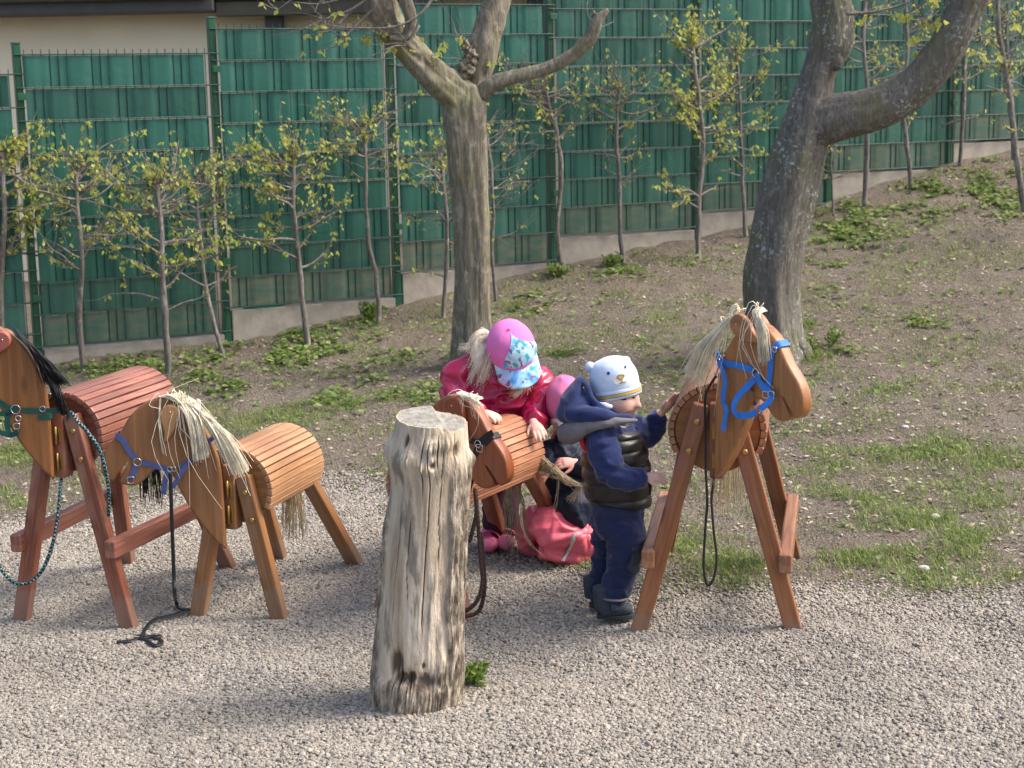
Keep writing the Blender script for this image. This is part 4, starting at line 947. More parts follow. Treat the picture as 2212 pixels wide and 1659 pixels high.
a, h = h1.onboard(cA(158, 920), .007); h1.part('ring', h1.ring(h1.bp(a, h, .007), .0145, .0018), M['steel'], hg)
a, h = h1.onboard(cA(430, 915), .006); h1.part('ring', h1.ring(h1.bp(a, h, .006), .009, .0016), M['steel'], hg)
for q in ((185, 1010), (170, 1090)):
    a, h = h1.onboard(cA(*q), .012); h1.part('snap_hook', h1.ring(h1.bp(a, h, .012), .009, .002, q[1] > 1050), M['steel'], hg)
a, h = h1.onboard(cA(600, 930), .003); h1.part('strap', h1.wrap(a + .03, h, -.024 + .0, h + .004, .017), M['web_green'], hg)

# --- the small honey coloured horse
h2 = Horse('small honey coloured wooden horse with blond mane and slate blue halter', (-.930, 5.265), 17.5, .40, .282, .40, .205, (-1, -.10), ('wood_honey', 'slat_honey', 'disc_honey', 'head_tan', 'ear_honey'), (.043, .142, .05), (.150, .20), 0)
h2.ears(*h2.onboard(c7(715, 290)), .0, M['ear_honey'], 1.0)
h2.mane_px(c7, [([(740, 150), (800, 160), (850, 175), (890, 190)], [(945, 730), (985, 780), (1030, 760), (1085, 730)], (-.014, .028), 150, .018), ([(590, 165), (680, 140), (740, 150)], [(800, 190), (850, 230), (900, 330)], (-.004, .012), 30, .004), ([(900, 195), (960, 240), (1010, 290)], [(1270, 770), (1370, 930), (1440, 920), (1510, 870)], (-.012, .022), 140, .026), ([(600, 170), (612, 175)], [(655, 700), (672, 740)], (.006, -.004), 6, .004)], M['hair_blond'], .0017, 8, .006)
h2.tail(.26, M['hair_flax'], 75, .045, .0021, 6)
hg = h2.part('halter', h2.strap_px(c7, [(420, 810), (520, 835), (620, 865), (700, 885)], .018), M['web_denim'])
h2.part('strap', h2.strap_px(c7, [(225, 575), (270, 660), (330, 740), (365, 785)], .018), M['web_denim'], hg)
h2.part('strap', h2.strap_px(c7, [(370, 830), (340, 910), (315, 985)], .019), M['web_denim'], hg)
h2.part('strap', h2.strap_px(c7, [(800, 865, .006), (880, 815), (980, 740), (1090, 610), (1180, 530)], .015), M['web_denim'], hg)
h2.part('strap', h2.strap_px(c7, [(690, 900, .012), (665, 960, .012), (650, 1060, .008), (640, 1135, .005)], .018), M['web_denim'], hg)
h2.part('strap', h2.strap_px(c7, [(890, 820, .01), (820, 920, .014), (770, 1000, .012), (735, 1070, .01)], .015), M['web_denim'], hg)
a, h = h2.onboard(c7(222, 570), .003); h2.part('strap', h2.wrap(a - .004, h - .004, a + .006, h + .006, .018), M['web_denim'], hg)
for q, R_, sq in (((378, 808), .0125, False), ((705, 880), .008, False), ((310, 990), .0105, True), ((745, 878), .007, True), ((710, 940), .006, False), ((710, 985), .005, True)):
    a, h = h2.onboard(c7(*q), .008); h2.part('ring', h2.ring(h2.bp(a, h, .008), R_, .0018, sq), M['steel'], hg)

# --- the rust coloured horse behind the stump
h3 = Horse('rust brown wooden horse half hidden behind the stump, black halter', (-.300, 5.195), 30, .405, .284, .57, .225, (.80, -.60), ('wood_rust', 'slat_rust', 'disc_rust', 'head_rust', 'wood_rust'), (.043, .155, .05), (.150, .20), 0, .044)
h3.ears(*h3.onboard(c9(395, 250)), .25, M['ear_rust'], 1.15)
h3.mane_px(c9, [([(420, 100), (560, 130), (660, 160), (720, 200)], [(560, 150), (680, 190), (740, 250), (790, 310)], (.004, .006), 55, .004), ([(480, 110), (700, 170)], [(540, 410), (860, 420)], (.01, .01), 6, .01)], M['hair_blond'], .0015, 18, .006)
hg = h3.part('halter', h3.strap_px(c9, [(700, 795), (780, 730), (860, 670), (915, 640)], .020), M['leather'])
a, h = h3.onboard(c9(930, 632), .003); h3.part('strap', h3.wrap(a - .012, h - .012, a + .008, h + .004, .020), M['leather'], hg)
h3.part('strap', h3.strap_px(c9, [(190, 400), (250, 470), (320, 540), (420, 640)], .019), M['leather'], hg)
h3.part('strap', h3.strap_px(c9, [(720, 790), (640, 770), (560, 740)], .018), M['leather'], hg)
h3.part('strap', h3.strap_px(c9, [(690, 870), (660, 940), (600, 1000)], .019), M['leather'], hg)
for q, sq in (((700, 800), False), ((725, 860), True)):
    a, h = h3.onboard(c9(*q), .007); h3.part('ring', h3.ring(h3.bp(a, h, .007), .0115, .0017, sq), M['steel'], hg)

# --- the tall brown horse on the right
h4 = Horse('tall brown wooden horse on the right with bright blue halter and blond mane', (.628, 4.872), 10.5, .644, .304, .52, .512, (.57, -.82), ('wood_brown', 'slat_brown', 'disc_brown', 'head_amber', 'wood_brown'), (.046, .243, .088), (.235, .24), .245, .042, .95)
h4.ears(*h4.onboard(c6(775, 265)), .95, M['ear_amber'], 1.1)
h4.mane_px(c6, [([(760, 110), (700, 170), (640, 260), (600, 320)], [(380, 930), (280, 850), (220, 800), (360, 880)], (-.004, .012), 190, .035), ([(900, 110), (950, 105), (1000, 150)], [(1020, 670), (1060, 690), (1135, 660)], (.022, .02), 80, .014)], M['hair_blond'], .0016, 28, .007)
h4.tail(.36, M['hair_flax'], 85, .06, .0021, 9, .0)
WB = M['web_blue']
hg = h4.part('halter', h4.strap_px(c6, [(560, 715), (700, 735), (820, 765), (920, 805)], .020), WB)
h4.part('strap', h4.strap_px(c6, [(480, 585), (505, 640), (525, 700)], .020), WB, hg)
a, h = h4.onboard(c6(480, 580), .003); h4.part('strap', h4.wrap(a + .01, h, a - .012, h + .006, .018), WB, hg)
h4.part('strap', h4.strap_px(c6, [(510, 700, .006), (560, 800, .012), (585, 920, .016), (565, 1080, .018), (570, 1180, .012), (605, 1240, .016), (590, 1330, .016), (565, 1485, .018)], .0175), WB, hg)
h4.part('strap', h4.strap_px(c6, [(1130, 540, .002), (1115, 620), (1105, 760), (1090, 900), (1060, 1050, .006)], .021), WB, hg)
a, h = h4.onboard(c6(1195, 490), .003); h4.part('strap', h4.wrap(a - .014, h - .006, a + .010, h + .010, .021), WB, hg)
h4.part('strap', h4.strap_px(c6, [(940, 830, .004), (985, 940, .006), (1060, 1010, .008), (1140, 1085, .010)], .021), WB, hg)
h4.part('strap', h4.strap_px(c6, [(920, 900, .006), (830, 990, .02), (740, 1090, .035), (685, 1200, .045), (720, 1300, .05), (830, 1310, .05), (950, 1275, .045)], .020), WB, hg)
h4.part('strap', h4.strap_px(c6, [(1130, 1100, .012), (1060, 1180, .03), (980, 1240, .045)], .020), WB, hg)
h4.part('strap', h4.strap_px(c6, [(880, 1000, .004), (900, 1090, -.02), (935, 1200, -.02)], .012), M['web_denim'], hg)
for q, R_, sq, o_ in (((500, 700), .012, False, .008), ((935, 830), .013, False, .008), ((1045, 1075), .010, True, .012), ((1115, 1075), .010, True, .018), ((955, 1245), .012, False, .046), ((1150, 560), .007, True, .006), ((490, 850), .007, True, .01)):
    a, h = h4.onboard(c6(*q), o_); h4.part('ring', h4.ring(h4.bp(a, h, o_), R_, .0019, sq), M['steel'], hg)

# ------------------------------------------------------------------ lead ropes and straps
def uvtube(name, pts, r, mat, label, cat, per=8, n=8):
    P = catmull(pts, per); m = len(P); loc = P[0]
    V, Fc = sweep(P - loc, [r] * m, (.2, .6, .77), n, 1, True); me = mesh(name, V, Fc, mat, True)
    s_ = np.concatenate([[0], np.cumsum(np.linalg.norm(np.diff(P, axis=0), axis=1))]); uv = me.uv_layers.new(name='UVMap')
    for p in me.polygons:
        ids = [me.loops[i].vertex_index for i in p.loop_indices]; js = [v % n for v in ids if v < m * n]; wrapj = js and max(js) - min(js) > n / 2
        for li, v in zip(p.loop_indices, ids):
            if v < m * n:
                j = v % n; j = j + n if wrapj and j < n / 2 else j; uv.data[li].uv = (s_[v // n], j / n)
    o = obj(name, me, None, loc); tag(o, label, cat); return o
def flatstrap(name, pts, wd, nrm, mat, label, cat, per=8, th=.003):
    P = catmull(pts, per); loc = P[0].copy(); P = P - loc; V, Fc = h4.ribbon(P, wd, nrm, th, 1)
    o = obj(name, mesh(name, V, Fc, mat, True), None, loc); tag(o, label, cat); return o
pa = lambda cf, pts, Y: [atY(*cf(q[0], q[1]), Y + (q[2] if len(q) > 2 else 0)) for q in pts]
uvtube('lead_rope', pa(c1, [(-60, 1120), (-20, 1200), (20, 1265), (70, 1310), (130, 1312), (200, 1255), (248, 1140), (276, 1000), (288, 880, .02), (296, 780, .09), (315, 600, .10), (334, 495, .02), (380, 545, -.02), (430, 600, -.03), (480, 680, -.03), (508, 780, -.02), (522, 880, .0), (520, 990, .02)], 5.13), .0062, M['rope_teal'], 'black and teal braided rope looped over the red horse', 'rope', 8)
g0 = [ground_px(*c1(x, y)) + np.array([0, 0, .012]) for x, y in ((846, 1420), (858, 1448), (885, 1455), (905, 1456), (870, 1470), (820, 1485), (750, 1500), (715, 1525), (690, 1565), (680, 1590), (720, 1585), (770, 1583), (740, 1592), (768, 1600), (775, 1615), (740, 1628), (700, 1600), (660, 1595), (620, 1608), (560, 1612))]
up = pa(c1, [(815, 785), (818, 830), (822, 960), (828, 1120), (834, 1280), (838, 1370)], 5.10)
gl = flatstrap('lead_strap', up + g0, .012, [np.array([.1, -1, .1])] * 5 + [np.array([.1, -.45, .9])] * 15, M['leather'], 'black strap hanging from the small horse and lying coiled on the gravel', 'strap')
uvtube('lead_rope', pa(c8, [(600, 390, .0), (585, 430, .0), (566, 520), (560, 620), (575, 715, -.0), (600, 640, .02), (615, 560, .03), (608, 450, .02), (618, 560, -.02), (628, 690, -.03), (638, 820, -.04), (645, 920, -.05), (620, 1010, -.06), (570, 1060, -.06), (530, 1070, -.05), (570, 1090, -.03), (630, 1060, -.02), (655, 960, -.02), (652, 840, -.02), (640, 700, -.02), (632, 670, -.02)], 5.0), .0068, M['rope_brown'], 'dark brown braided rope hanging in a loop beside the stump', 'rope', 8)
flatstrap('lead_strap', pa(c4, [(485, 385), (455, 430), (435, 480), (434, 560), (436, 700), (438, 830), (444, 960), (438, 1040), (432, 1130), (427, 1240), (432, 1300), (445, 1338), (465, 1325), (482, 1270), (486, 1200), (474, 1100), (466, 1000), (464, 940), (472, 880), (476, 845, .03)], 4.74), .007, np.array([.25, -.95, .05]), M['leather'], 'long thin black strap looping down from the right horse halter', 'strap', 6)

# ------------------------------------------------------------------ tree stump
def build_stump():
    b = ground_px(*c8(300, 1560)); b = ground_px(890, 1512); Y = b[1]
    rows = [(1585, 70, 530), (1540, 68, 532), (1480, 78, 540), (1400, 88, 545), (1300, 100, 545), (1200, 112, 543), (1050, 128, 545), (900, 140, 550), (750, 150, 556), (600, 165, 562), (500, 174, 566), (400, 178, 578), (330, 166, 588), (280, 152, 588), (230, 166, 580), (150, 195, 574), (90, 205, 572), (60, 206, 570)]
    P = []; Rr = []
    for y, xl, xr in rows:
        u, v = c8((xl + xr) / 2, y); p = atY(u, v, Y); P.append(p); Rr.append((xr - xl) / 2 / 2.304 * K / F_PX * Y)
    P[0][2] = min(P[0][2], b[2] - .05)
    P = np.array(P); Rr = np.array(Rr); zs = np.linspace(b[2] - .06, P[-1][2] + .03, 190); o = np.argsort(P[:, 2])
    CXs = np.interp(zs, P[o, 2], P[o, 0]); RRs = np.interp(zs, P[o, 2], Rr[o])
    k = np.ones(9) / 9; CXs = np.convolve(np.pad(CXs, 4, 'edge'), k, 'valid'); RRs = np.convolve(np.pad(RRs, 4, 'edge'), k, 'valid')
    n = 300; th = np.arange(n) / n * 2 * PI; TH, ZZ = np.meshgrid(th, zs); hz = (ZZ - b[2]) / .78
    # th: 0 = right, pi/2 = towards the camera, pi = left
    ph = TH
    RR = np.repeat(RRs[:, None], n, 1)
    q = np.stack([np.cos(TH) * 3, np.sin(TH) * 3, ZZ * 3.2], -1); q2 = np.stack([np.cos(TH) * 11, np.sin(TH) * 11, ZZ * 5], -1)
    r = RR * (1 + .035 * fbm(q, 3) + .014 * fbm(q2, 2) + .004 * (1 - 2 * np.abs(fbm(np.stack([np.cos(TH) * 26, np.sin(TH) * 26, ZZ * 3.5], -1), 2))))
    # bark zones: right side strip, the back, and the foot
    edge = .95 + .22 * fbm(np.stack([ZZ * 7, 0 * ZZ, 0 * ZZ + 2], -1), 3) + .25 * sstep(.25, .05, hz)
    right = sstep(edge + .03, edge - .03, np.where(TH > PI * 1.5, TH - 2 * PI, TH)) * sstep(.93, .80, hz + .06 * fbm(q2, 2))
    back = sstep(2.72, 2.8, TH + .15 * fbm(np.stack([ZZ * 9, 0 * ZZ, 0 * ZZ + 7], -1), 3)) * sstep(.80, .66, hz)
    foot = sstep(.15, .11, hz + .05 * fbm(np.stack([TH * 3, ZZ * 6, 0 * ZZ], -1), 3))
    bark = np.clip(np.maximum(np.maximum(right, back), foot), 0, 1)
    qb = np.stack([np.cos(TH) * 16, np.sin(TH) * 16, ZZ * 9], -1)
    r = r + bark * (.007 + .0055 * (1 - 2 * np.abs(fbm(qb, 3))))
    # cracks in the bare wood
    crack = np.zeros_like(r)
    for c0, z0, z1, w, amp in ((1.52, .25, 1.0, .022, 1.6), (1.18, .5, .95, .014, 2.2), (1.95, .35, .75, .012, .9), (2.3, .3, .9, .014, 1.3), (1.7, .75, 1.0, .02, .6), (1.35, .85, 1.0, .013, .5), (.85, .8, 1.0, .016, .6), (2.1, .84, 1.0, .013, .4), (1.05, .9, 1.0, .012, .4)):
        c_ = c0 + .05 * fbm(np.stack([ZZ * 5 * amp, 0 * ZZ, 0 * ZZ + c0 * 9], -1), 3); g = np.exp(-((TH - c_) / (w * .62)) ** 2) * sstep(z0, z0 + .1, hz) * sstep(z1 + .02, z1 - .05, hz); crack = np.maximum(crack, g * (1 - bark))
    r = r - .010 * crack
    hollow = np.zeros_like(r)
    # burls, knots and the rotten hollow at the foot
    def at8(x, y):
        u, v = c8(x, y); w = atY(u, v, Y - .1); zz = w[2]; i = int(np.argmin(np.abs(zs - zz))); s_ = np.clip((w[0] * (Y - 0) / (Y - .1) - CXs[i]) / RRs[i], -.97, .97); return math.acos(s_), zz
    for x, y, w, amp in ((395, 245, .020, .016), (380, 345, .022, .018), (405, 300, .012, .013), (285, 310, .03, .007), (470, 225, .022, .010), (225, 330, .025, .006), (600, 330, .02, .006), (585, 300, .02, .005), (340, 330, .014, .006), (165, 270, .03, .010)):
        t0, z_ = at8(x, y); d = np.hypot((TH - t0) * RR, ZZ - z_); r = r + 1.35 * amp * np.exp(-(d / (w * .9)) ** 2) * (1 + .45 * fbm(qb * 1.6, 2))
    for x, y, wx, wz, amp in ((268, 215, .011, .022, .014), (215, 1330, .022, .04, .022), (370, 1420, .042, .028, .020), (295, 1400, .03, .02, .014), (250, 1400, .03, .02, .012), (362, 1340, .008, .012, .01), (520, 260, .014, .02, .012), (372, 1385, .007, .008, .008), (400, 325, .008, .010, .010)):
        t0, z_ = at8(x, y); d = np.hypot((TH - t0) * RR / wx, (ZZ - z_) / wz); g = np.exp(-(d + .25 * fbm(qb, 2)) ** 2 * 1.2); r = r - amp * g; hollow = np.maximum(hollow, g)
    V = np.stack([CXs[:, None] + r * np.cos(TH), Y - r * np.sin(TH) * .97, ZZ], -1)
    # sawn top: slightly sloping, with a step and a notch on the right
    lx = (V[..., 0] - CXs[-1]) / RRs[-1]; ly = (V[..., 1] - Y) / RRs[-1]
    def topz(lx, ly): return P[-1][2] - .012 + .012 * ly - .004 * lx - .016 * sstep(.18, .34, lx + .25 * ly) - .016 * np.exp(-((lx - .36) / .07) ** 2) * sstep(-.3, -.9, ly) + .0012 * fbm(np.stack([lx * 9, ly * 9, 0 * lx], -1), 2)
    V[..., 2] = np.minimum(V[..., 2], topz(lx, ly))
    m = len(zs); F = []
    idx = np.arange(m * n).reshape(m, n); a = idx[:-1]; c = idx[1:]
    Q = np.stack([a, np.roll(a, -1, 1), np.roll(c, -1, 1), c], -1).reshape(-1, 4)[:, ::-1]
    Vt = [V.reshape(-1, 3)]; attr_b = [bark.ravel()]; attr_c = [np.maximum(crack, hollow).ravel()]; attr_t = [np.zeros(m * n)]
    # top face rings
    base = m * n; rim = V[-1]; ctr = rim.mean(0); rings = 14; Qt = []; prev = idx[-1]
    for k_ in range(1, rings + 1):
        f = 1 - k_ / (rings + .15); W = ctr + (rim - ctr) * f; W[:, 2] = topz((W[:, 0] - CXs[-1]) / RRs[-1], (W[:, 1] - Y) / RRs[-1]); Vt.append(W); attr_b.append(np.zeros(n)); attr_c.append(np.zeros(n)); attr_t.append(np.full(n, 1.0))
        cur = base + (k_ - 1) * n + np.arange(n); Qt.append(np.stack([prev, np.roll(prev, -1), np.roll(cur, -1), cur], -1)[:, ::-1]); prev = cur
    V = np.concatenate(Vt); Q = np.concatenate([Q] + Qt)
    root = thing('tree_stump', 'tall weathered grey tree stump with flaking bark standing in the gravel', 'stump', (b[0], Y, b[2]))
    mt, nt, bs = newmat('weathered_stump_wood', .85, .2)
    at = lambda nm: (lambda x: (setattr(x, 'attribute_name', nm), x.outputs['Fac'])[1])(nt.nodes.new('ShaderNodeAttribute'))
    v = coords(nt, (26, 26, 1.6)); n1 = noise(nt, v, 1.0, 6, .62, .5); n2 = noise(nt, coords(nt, (7, 7, 2.2)), 1.4, 4, .6); n3 = noise(nt, coords(nt, (30, 30, 14)), 1.3, 5, .7)
    wood = ramp(nt, n1, [(.28, (0.153, 0.122, 0.090)), (.42, (0.423, 0.346, 0.260)), (.6, (0.659, 0.565, 0.450)), (.75, (0.776, 0.692, 0.577))]); wood = mix(nt, .45, wood, ramp(nt, n2, [(.3, (0.294, 0.191, 0.104)), (.48, (0.529, 0.433, 0.317)), (.7, (0.706, 0.641, 0.554))]))
    st_ = ramp(nt, noise(nt, coords(nt, (9, 9, 1.8)), 1.7, 5, .6), [(.54, (0, 0, 0)), (.60, (0.900, 0.900, 0.900))]); wood = mix(nt, st_, wood, (0.235, 0.202, 0.161))
    brk = ramp(nt, n3, [(.30, (0.053, 0.041, 0.031)), (.48, (0.235, 0.196, 0.150)), (.66, (0.529, 0.461, 0.375))])
    col = mix(nt, at('bark'), wood, brk)
    tp = ramp(nt, noise(nt, coords(nt, (30, 30, 30)), 1.2, 5), [(.3, (.21, .195, .165)), (.7, (.38, .36, .315))]); col = mix(nt, at('top'), col, tp)
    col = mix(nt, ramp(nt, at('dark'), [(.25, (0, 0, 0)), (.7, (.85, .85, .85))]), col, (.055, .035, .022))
    L(nt, col, bs.inputs['Base Color']); hh = N(nt, 'ShaderNodeMath', operation='ADD'); L(nt, n1, hh.inputs[0]); L(nt, n3, hh.inputs[1]); bump(nt, bs, hh.outputs[0], .8, .009)
    loc = np.array(root.location)
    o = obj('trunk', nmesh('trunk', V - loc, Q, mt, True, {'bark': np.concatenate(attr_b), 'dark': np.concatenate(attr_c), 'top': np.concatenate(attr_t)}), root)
    o.data.set_sharp_from_angle(angle=rad(60))
    return root, Y
stump, YS = build_stump()

# ------------------------------------------------------------------ people
M['skin'] = m_plain('skin', (.68, .42, .33), .5, .35, .07, 18, .05, bdist=.001)
M['skin_pink'] = m_plain('rosy_skin', (.66, .34, .28), .5, .35, .10, 18, .05, bdist=.001)
M['lip'] = m_plain('lips', (.55, .20, .17), .4, .4, .1, 40, 0)
M['eye'] = m_plain('dark_eye', (.03, .022, .02), .2, .5, .1, 40, 0)
M['cheek'] = m_plain('rosy_cheek', (.68, .36, .29), .5, .35, .06, 18, .05, bdist=.001)
M['brow'] = m_plain('brow', (.30, .19, .12), .8, .2, .1, 40, 0)
M['fleece_navy'] = m_plain('navy_fleece', (.020, .031, .105), .9, .15, .18, 24, .35, sheen=.25)
M['trouser_navy'] = m_plain('navy_softshell', (.016, .023, .072), .85, .2, .2, 18, .3, sheen=.2)
M['vest'] = m_plain('black_quilted_nylon', (.016, .014, .014), .38, .45, .25, 20, .35)
M['grey_jersey'] = m_plain('grey_jersey', (.17, .17, .18), .95, .1, .12, 60, .3)
M['red_lining'] = m_plain('red_lining', (.42, .02, .03), .8, .2, .1, 20, .1)
M['patch_grey'] = m_plain('grey_knee_patch', (.055, .065, .085), .85, .2, .15, 40, .3)
M['hat_blue'] = m_plain('pale_blue_fleece', (.58, .68, .86), .95, .1, .05, 30, .3, sheen=.3)
M['rib_blue'] = m_plain('pale_blue_ribbing', (.55, .64, .80), .95, .1, .05, 30, .3)
M['yellow'] = m_plain('mustard_knit', (.56, .38, .08), .9, .1, .1, 60, .3)
M['print_navy'] = m_plain('navy_print', (.035, .06, .20), .8, .2, .1, 60, 0)
M['print_cream'] = m_plain('cream_print', (.74, .68, .66), .9, .1, .03, 60, 0)
M['print_brown'] = m_plain('brown_stitching', (.12, .08, .07), .9, .1, .1, 60, 0)
M['boot'] = m_plain('dark_blue_nubuck', (.045, .055, .075), .75, .25, .25, 30, .25)
M['sole'] = m_plain('dark_rubber_sole', (.03, .035, .04), .7, .3, .2, 30, .2)
M['white'] = m_plain('white_tag', (.75, .75, .75), .6, .3, .05, 30, 0)
M['raincoat'] = m_plain('crimson_raincoat', (.37, .010, .060), .22, .55, .22, 9, .12)
M['star'] = m_plain('pink_star_print', (.50, .05, .165), .24, .5, .1, 20, 0)
M['cap_pink'] = m_plain('pink_cotton', (.72, .20, .50), .9, .15, .08, 14, .3)
M['maroon'] = m_plain('dark_plum_trousers', (.045, .016, .030), .85, .2, .3, 40, .3)
M['shoe_pink'] = m_plain('pink_shoe', (.62, .13, .24), .4, .4, .2, 25, .1)
M['hair_girl'] = m_plain('fair_hair', (.80, .71, .56), .5, .4, .15, 40, 0)
M['coral'] = m_plain('coral_rain_trousers', (.76, .14, .20), .4, .5, .12, 9, .12)
M['coat_dark'] = m_plain('dark_navy_coat', (.010, .015, .034), .6, .3, .3, 14, .25)
M['hat_pink'] = m_plain('dusty_pink_hat', (.60, .17, .32), .8, .2, .1, 18, .25)
M['reflect'] = m_plain('silver_reflective_tape', (.62, .62, .62), .3, .5, .06, 30, 0, .2)
def m_capprint():
    m, nt, b = newmat('icy_blue_print', .8, .2); v = coords(nt)
    c = ramp(nt, noise(nt, v, 16, 3, .5, 1.0), [(.3, (.08, .22, .66)), (.45, (.20, .50, .80)), (.58, (.50, .74, .88)), (.7, (.78, .80, .90))])
    c = mix(nt, ramp(nt, noise(nt, v, 11, 2), [(.55, (0, 0, 0)), (.66, (.8, .8, .8))]), c, (.60, .45, .72))
    c = mix(nt, ramp(nt, noise(nt, coords(nt, (1, 1.3, 1)), 30, 2, .4, .5), [(.60, (0, 0, 0)), (.63, (.9, .9, .9))]), c, (.22, .08, .16)); c = mix(nt, ramp(nt, noise(nt, coords(nt, (1.2, 1, 1.1)), 26, 2, .4, .7), [(.60, (0, 0, 0)), (.63, (.9, .9, .9))]), c, (.04, .36, .40)); L(nt, c, b.inputs['Base Color']); return m
M['cap_print'] = m_capprint()

def nrmz(v): v = np.asarray(v, float); return v / np.linalg.norm(v)
def hand(wrist, fdir, back, size, curl=.35, thumb=1, spread=.12):
    """five-fingered hand; fdir along the fingers, back = back of the hand, thumb = +1/-1 side"""
    f = nrmz(fdir); n_ = np.asarray(back, float); n_ = nrmz(n_ - f * (n_ @ f)); sd = np.cross(n_, f) * thumb; s = size; w = np.asarray(wrist, float); parts = []
    parts.append(sweep([w - f * .10 * s, w + f * .06 * s, w + f * .25 * s, w + f * .43 * s, w + f * .50 * s], [(.135 * s, .11 * s), (.15 * s, .105 * s), (.205 * s, .105 * s), (.215 * s, .09 * s), (.18 * s, .07 * s)], n_, 14, 3))
    for k, (off, ln) in enumerate(((-.165, .34), (-.058, .43), (.055, .46), (.16, .41))):
        p = w + f * (.42 + .03 * (k in (1, 2))) * s + sd * off * s; d = nrmz(f + sd * off * spread * 6); P = [p]; c = curl * (1 + .1 * (3 - k) * .6)
        for j in range(3):
            ang_ = c * (j + .6); dd = d * math.cos(ang_) - n_ * math.sin(ang_); P.append(P[-1] + dd * ln * s * (.42, .33, .25)[j])
        r = .056 * s if k else .05 * s; parts.append(sweep(P, [r, r, r * .93, r * .75], n_, 10, 3))
    p = w + f * .14 * s + sd * .15 * s; d = nrmz(f * .75 + sd * .75 - n_ * .35); P = [p, p + d * .17 * s, p + d * .17 * s + nrmz(d + f * .5 - n_ * .15) * .14 * s, p + d * .17 * s + nrmz(d + f * .5 - n_ * .15) * .14 * s + nrmz(d + f * .9 - n_ * .3) * .11 * s]
    parts.append(sweep(P, [.075 * s, .066 * s, .058 * s, .045 * s], n_, 10, 3))
    return fuse(parts, .0026 * size / .09, 2)
def head_mesh(c, fd, up, size=1.0):
    fd = nrmz(fd); up = nrmz(np.asarray(up) - fd * (np.asarray(up) @ fd)); sd = np.cross(up, fd)
    nu, nv = 80, 60; th = np.linspace(0, PI, nv + 1); ph = np.arange(nu) / nu * 2 * PI
    TH, PH = np.meshgrid(th, ph, indexing='ij'); x, y, z = np.sin(TH) * np.cos(PH), np.sin(TH) * np.sin(PH), np.cos(TH)
    az = np.degrees(np.arctan2(y, x)); el = np.degrees(np.arcsin(np.clip(z, -1, 1)))
    P = np.stack([x * .086, y * .076, z * .096], -1)
    P[..., 0] *= np.where(z < 0, 1 - .05 * z, 1); r = np.zeros_like(x)
    def b(a0, e0, wa, we, amp): return amp * np.exp(-((az - a0) / wa) ** 2 - ((el - e0) / we) ** 2)
    for s_ in (-1, 1):
        r += b(40 * s_, -22, 22, 20, .0075) + b(21 * s_, 2, 9, 7, -.0055) + b(21 * s_, 13, 13, 5, .002) + b(7 * s_, -16, 5, 4, .004) + b(88 * s_, -6, 6, 11, .009)
    r += b(0, -14, 6.5, 6.5, .0175) + b(0, -5, 5, 9, .007) + b(0, 3, 10, 8, .001) + b(0, -28, 11, 3.5, .005) + b(0, -34, 10, 3.5, .005) + b(0, -31, 12, 1.8, -.003) + b(0, -52, 18, 12, .006) + b(0, 30, 40, 20, .004)
    D = np.stack([x, y, z], -1); P = P + D * r[..., None]; P = (P * size) @ np.stack([fd, sd, up]) + np.asarray(c); V = P.reshape(-1, 3); i = np.arange((nv + 1) * nu).reshape(nv + 1, nu); Fc = []
    for k in range(nv):
        for j in range(nu): Fc.append((i[k, j], i[k + 1, j], i[k + 1, (j + 1) % nu], i[k, (j + 1) % nu]))
    return V, Fc
def scaleR(px, cs, Y): return px / cs * K / F_PX * Y     # a width in crop pixels to metres at depth Y

# ---- toddler in the bear hat
YT = 5.05; tb = ground_px(1322, 1330); tb[1] = YT
tod = thing('person', 'toddler in pale blue bear hat, navy jacket and black quilted vest touching the right horse', 'person', (tb[0], YT, float(zg(tb[0], YT))), group='children at play')
T3 = lambda x, y, d=0.0: atY(*c3(x, y), YT + d)
R3 = lambda px: scaleR(px, 2.592, YT)
fdir = nrmz((.86, -.51, -.05)); hc = T3(448, 282, .0)
headVF = head_mesh(hc, fdir, (-.12, .05, 1), .875)
neck = sweep([hc + np.array([-.005, .01, -.05]), hc + np.array([-.015, .02, -.13])], [.042, .05], (0, 1, 0), 16, 4)
hn = hand(T3(612, 742, -.105), (1, -.12, -.04), (.0, -.55, .85), .088, .42, -1)
# the far hand lies on the edge slats of the horse barrel
hf = hand(T3(708, 382, .05), (.66, .0, .76), (-.5, .75, .4), .098, .12, -1)
core = fuse([sweep([T3(450, 860), T3(440, 640), T3(430, 470)], [.075, .08, .05], (0, 1, 0), 16, 4), sweep([T3(380, 500, -.06), T3(440, 725, -.11), T3(625, 744, -.105)], [.025, .025, .018], (0, 1, 0), 10, 4), sweep([T3(540, 470, .05), T3(645, 500, .09), T3(708, 372, .06)], [.025, .025, .018], (0, 1, 0), 10, 4)], .008, 3)
body = put('body', join([headVF, neck, hn, hf, core]), M['skin'], tod)
ht = bvh([headVF])
for nm, pl, mt, off in (('mouth', [(512, 372), (526, 368), (538, 364), (549, 368), (546, 376), (536, 384), (522, 380)], 'lip', .0008), ('eye', [(474, 304), (488, 296), (504, 297), (513, 304), (500, 309), (486, 309)], 'eye', .001), ('eye', [(541, 294), (549, 289), (557, 291), (556, 298), (547, 300)], 'eye', .001), ('cheek', ell(462, 358, 26, 20, 14), 'cheek', .0005)):
    p = patch(ht, [c3(*q) for q in pl], off, 2)
    if p: put2(nm, p, M[mt], body)
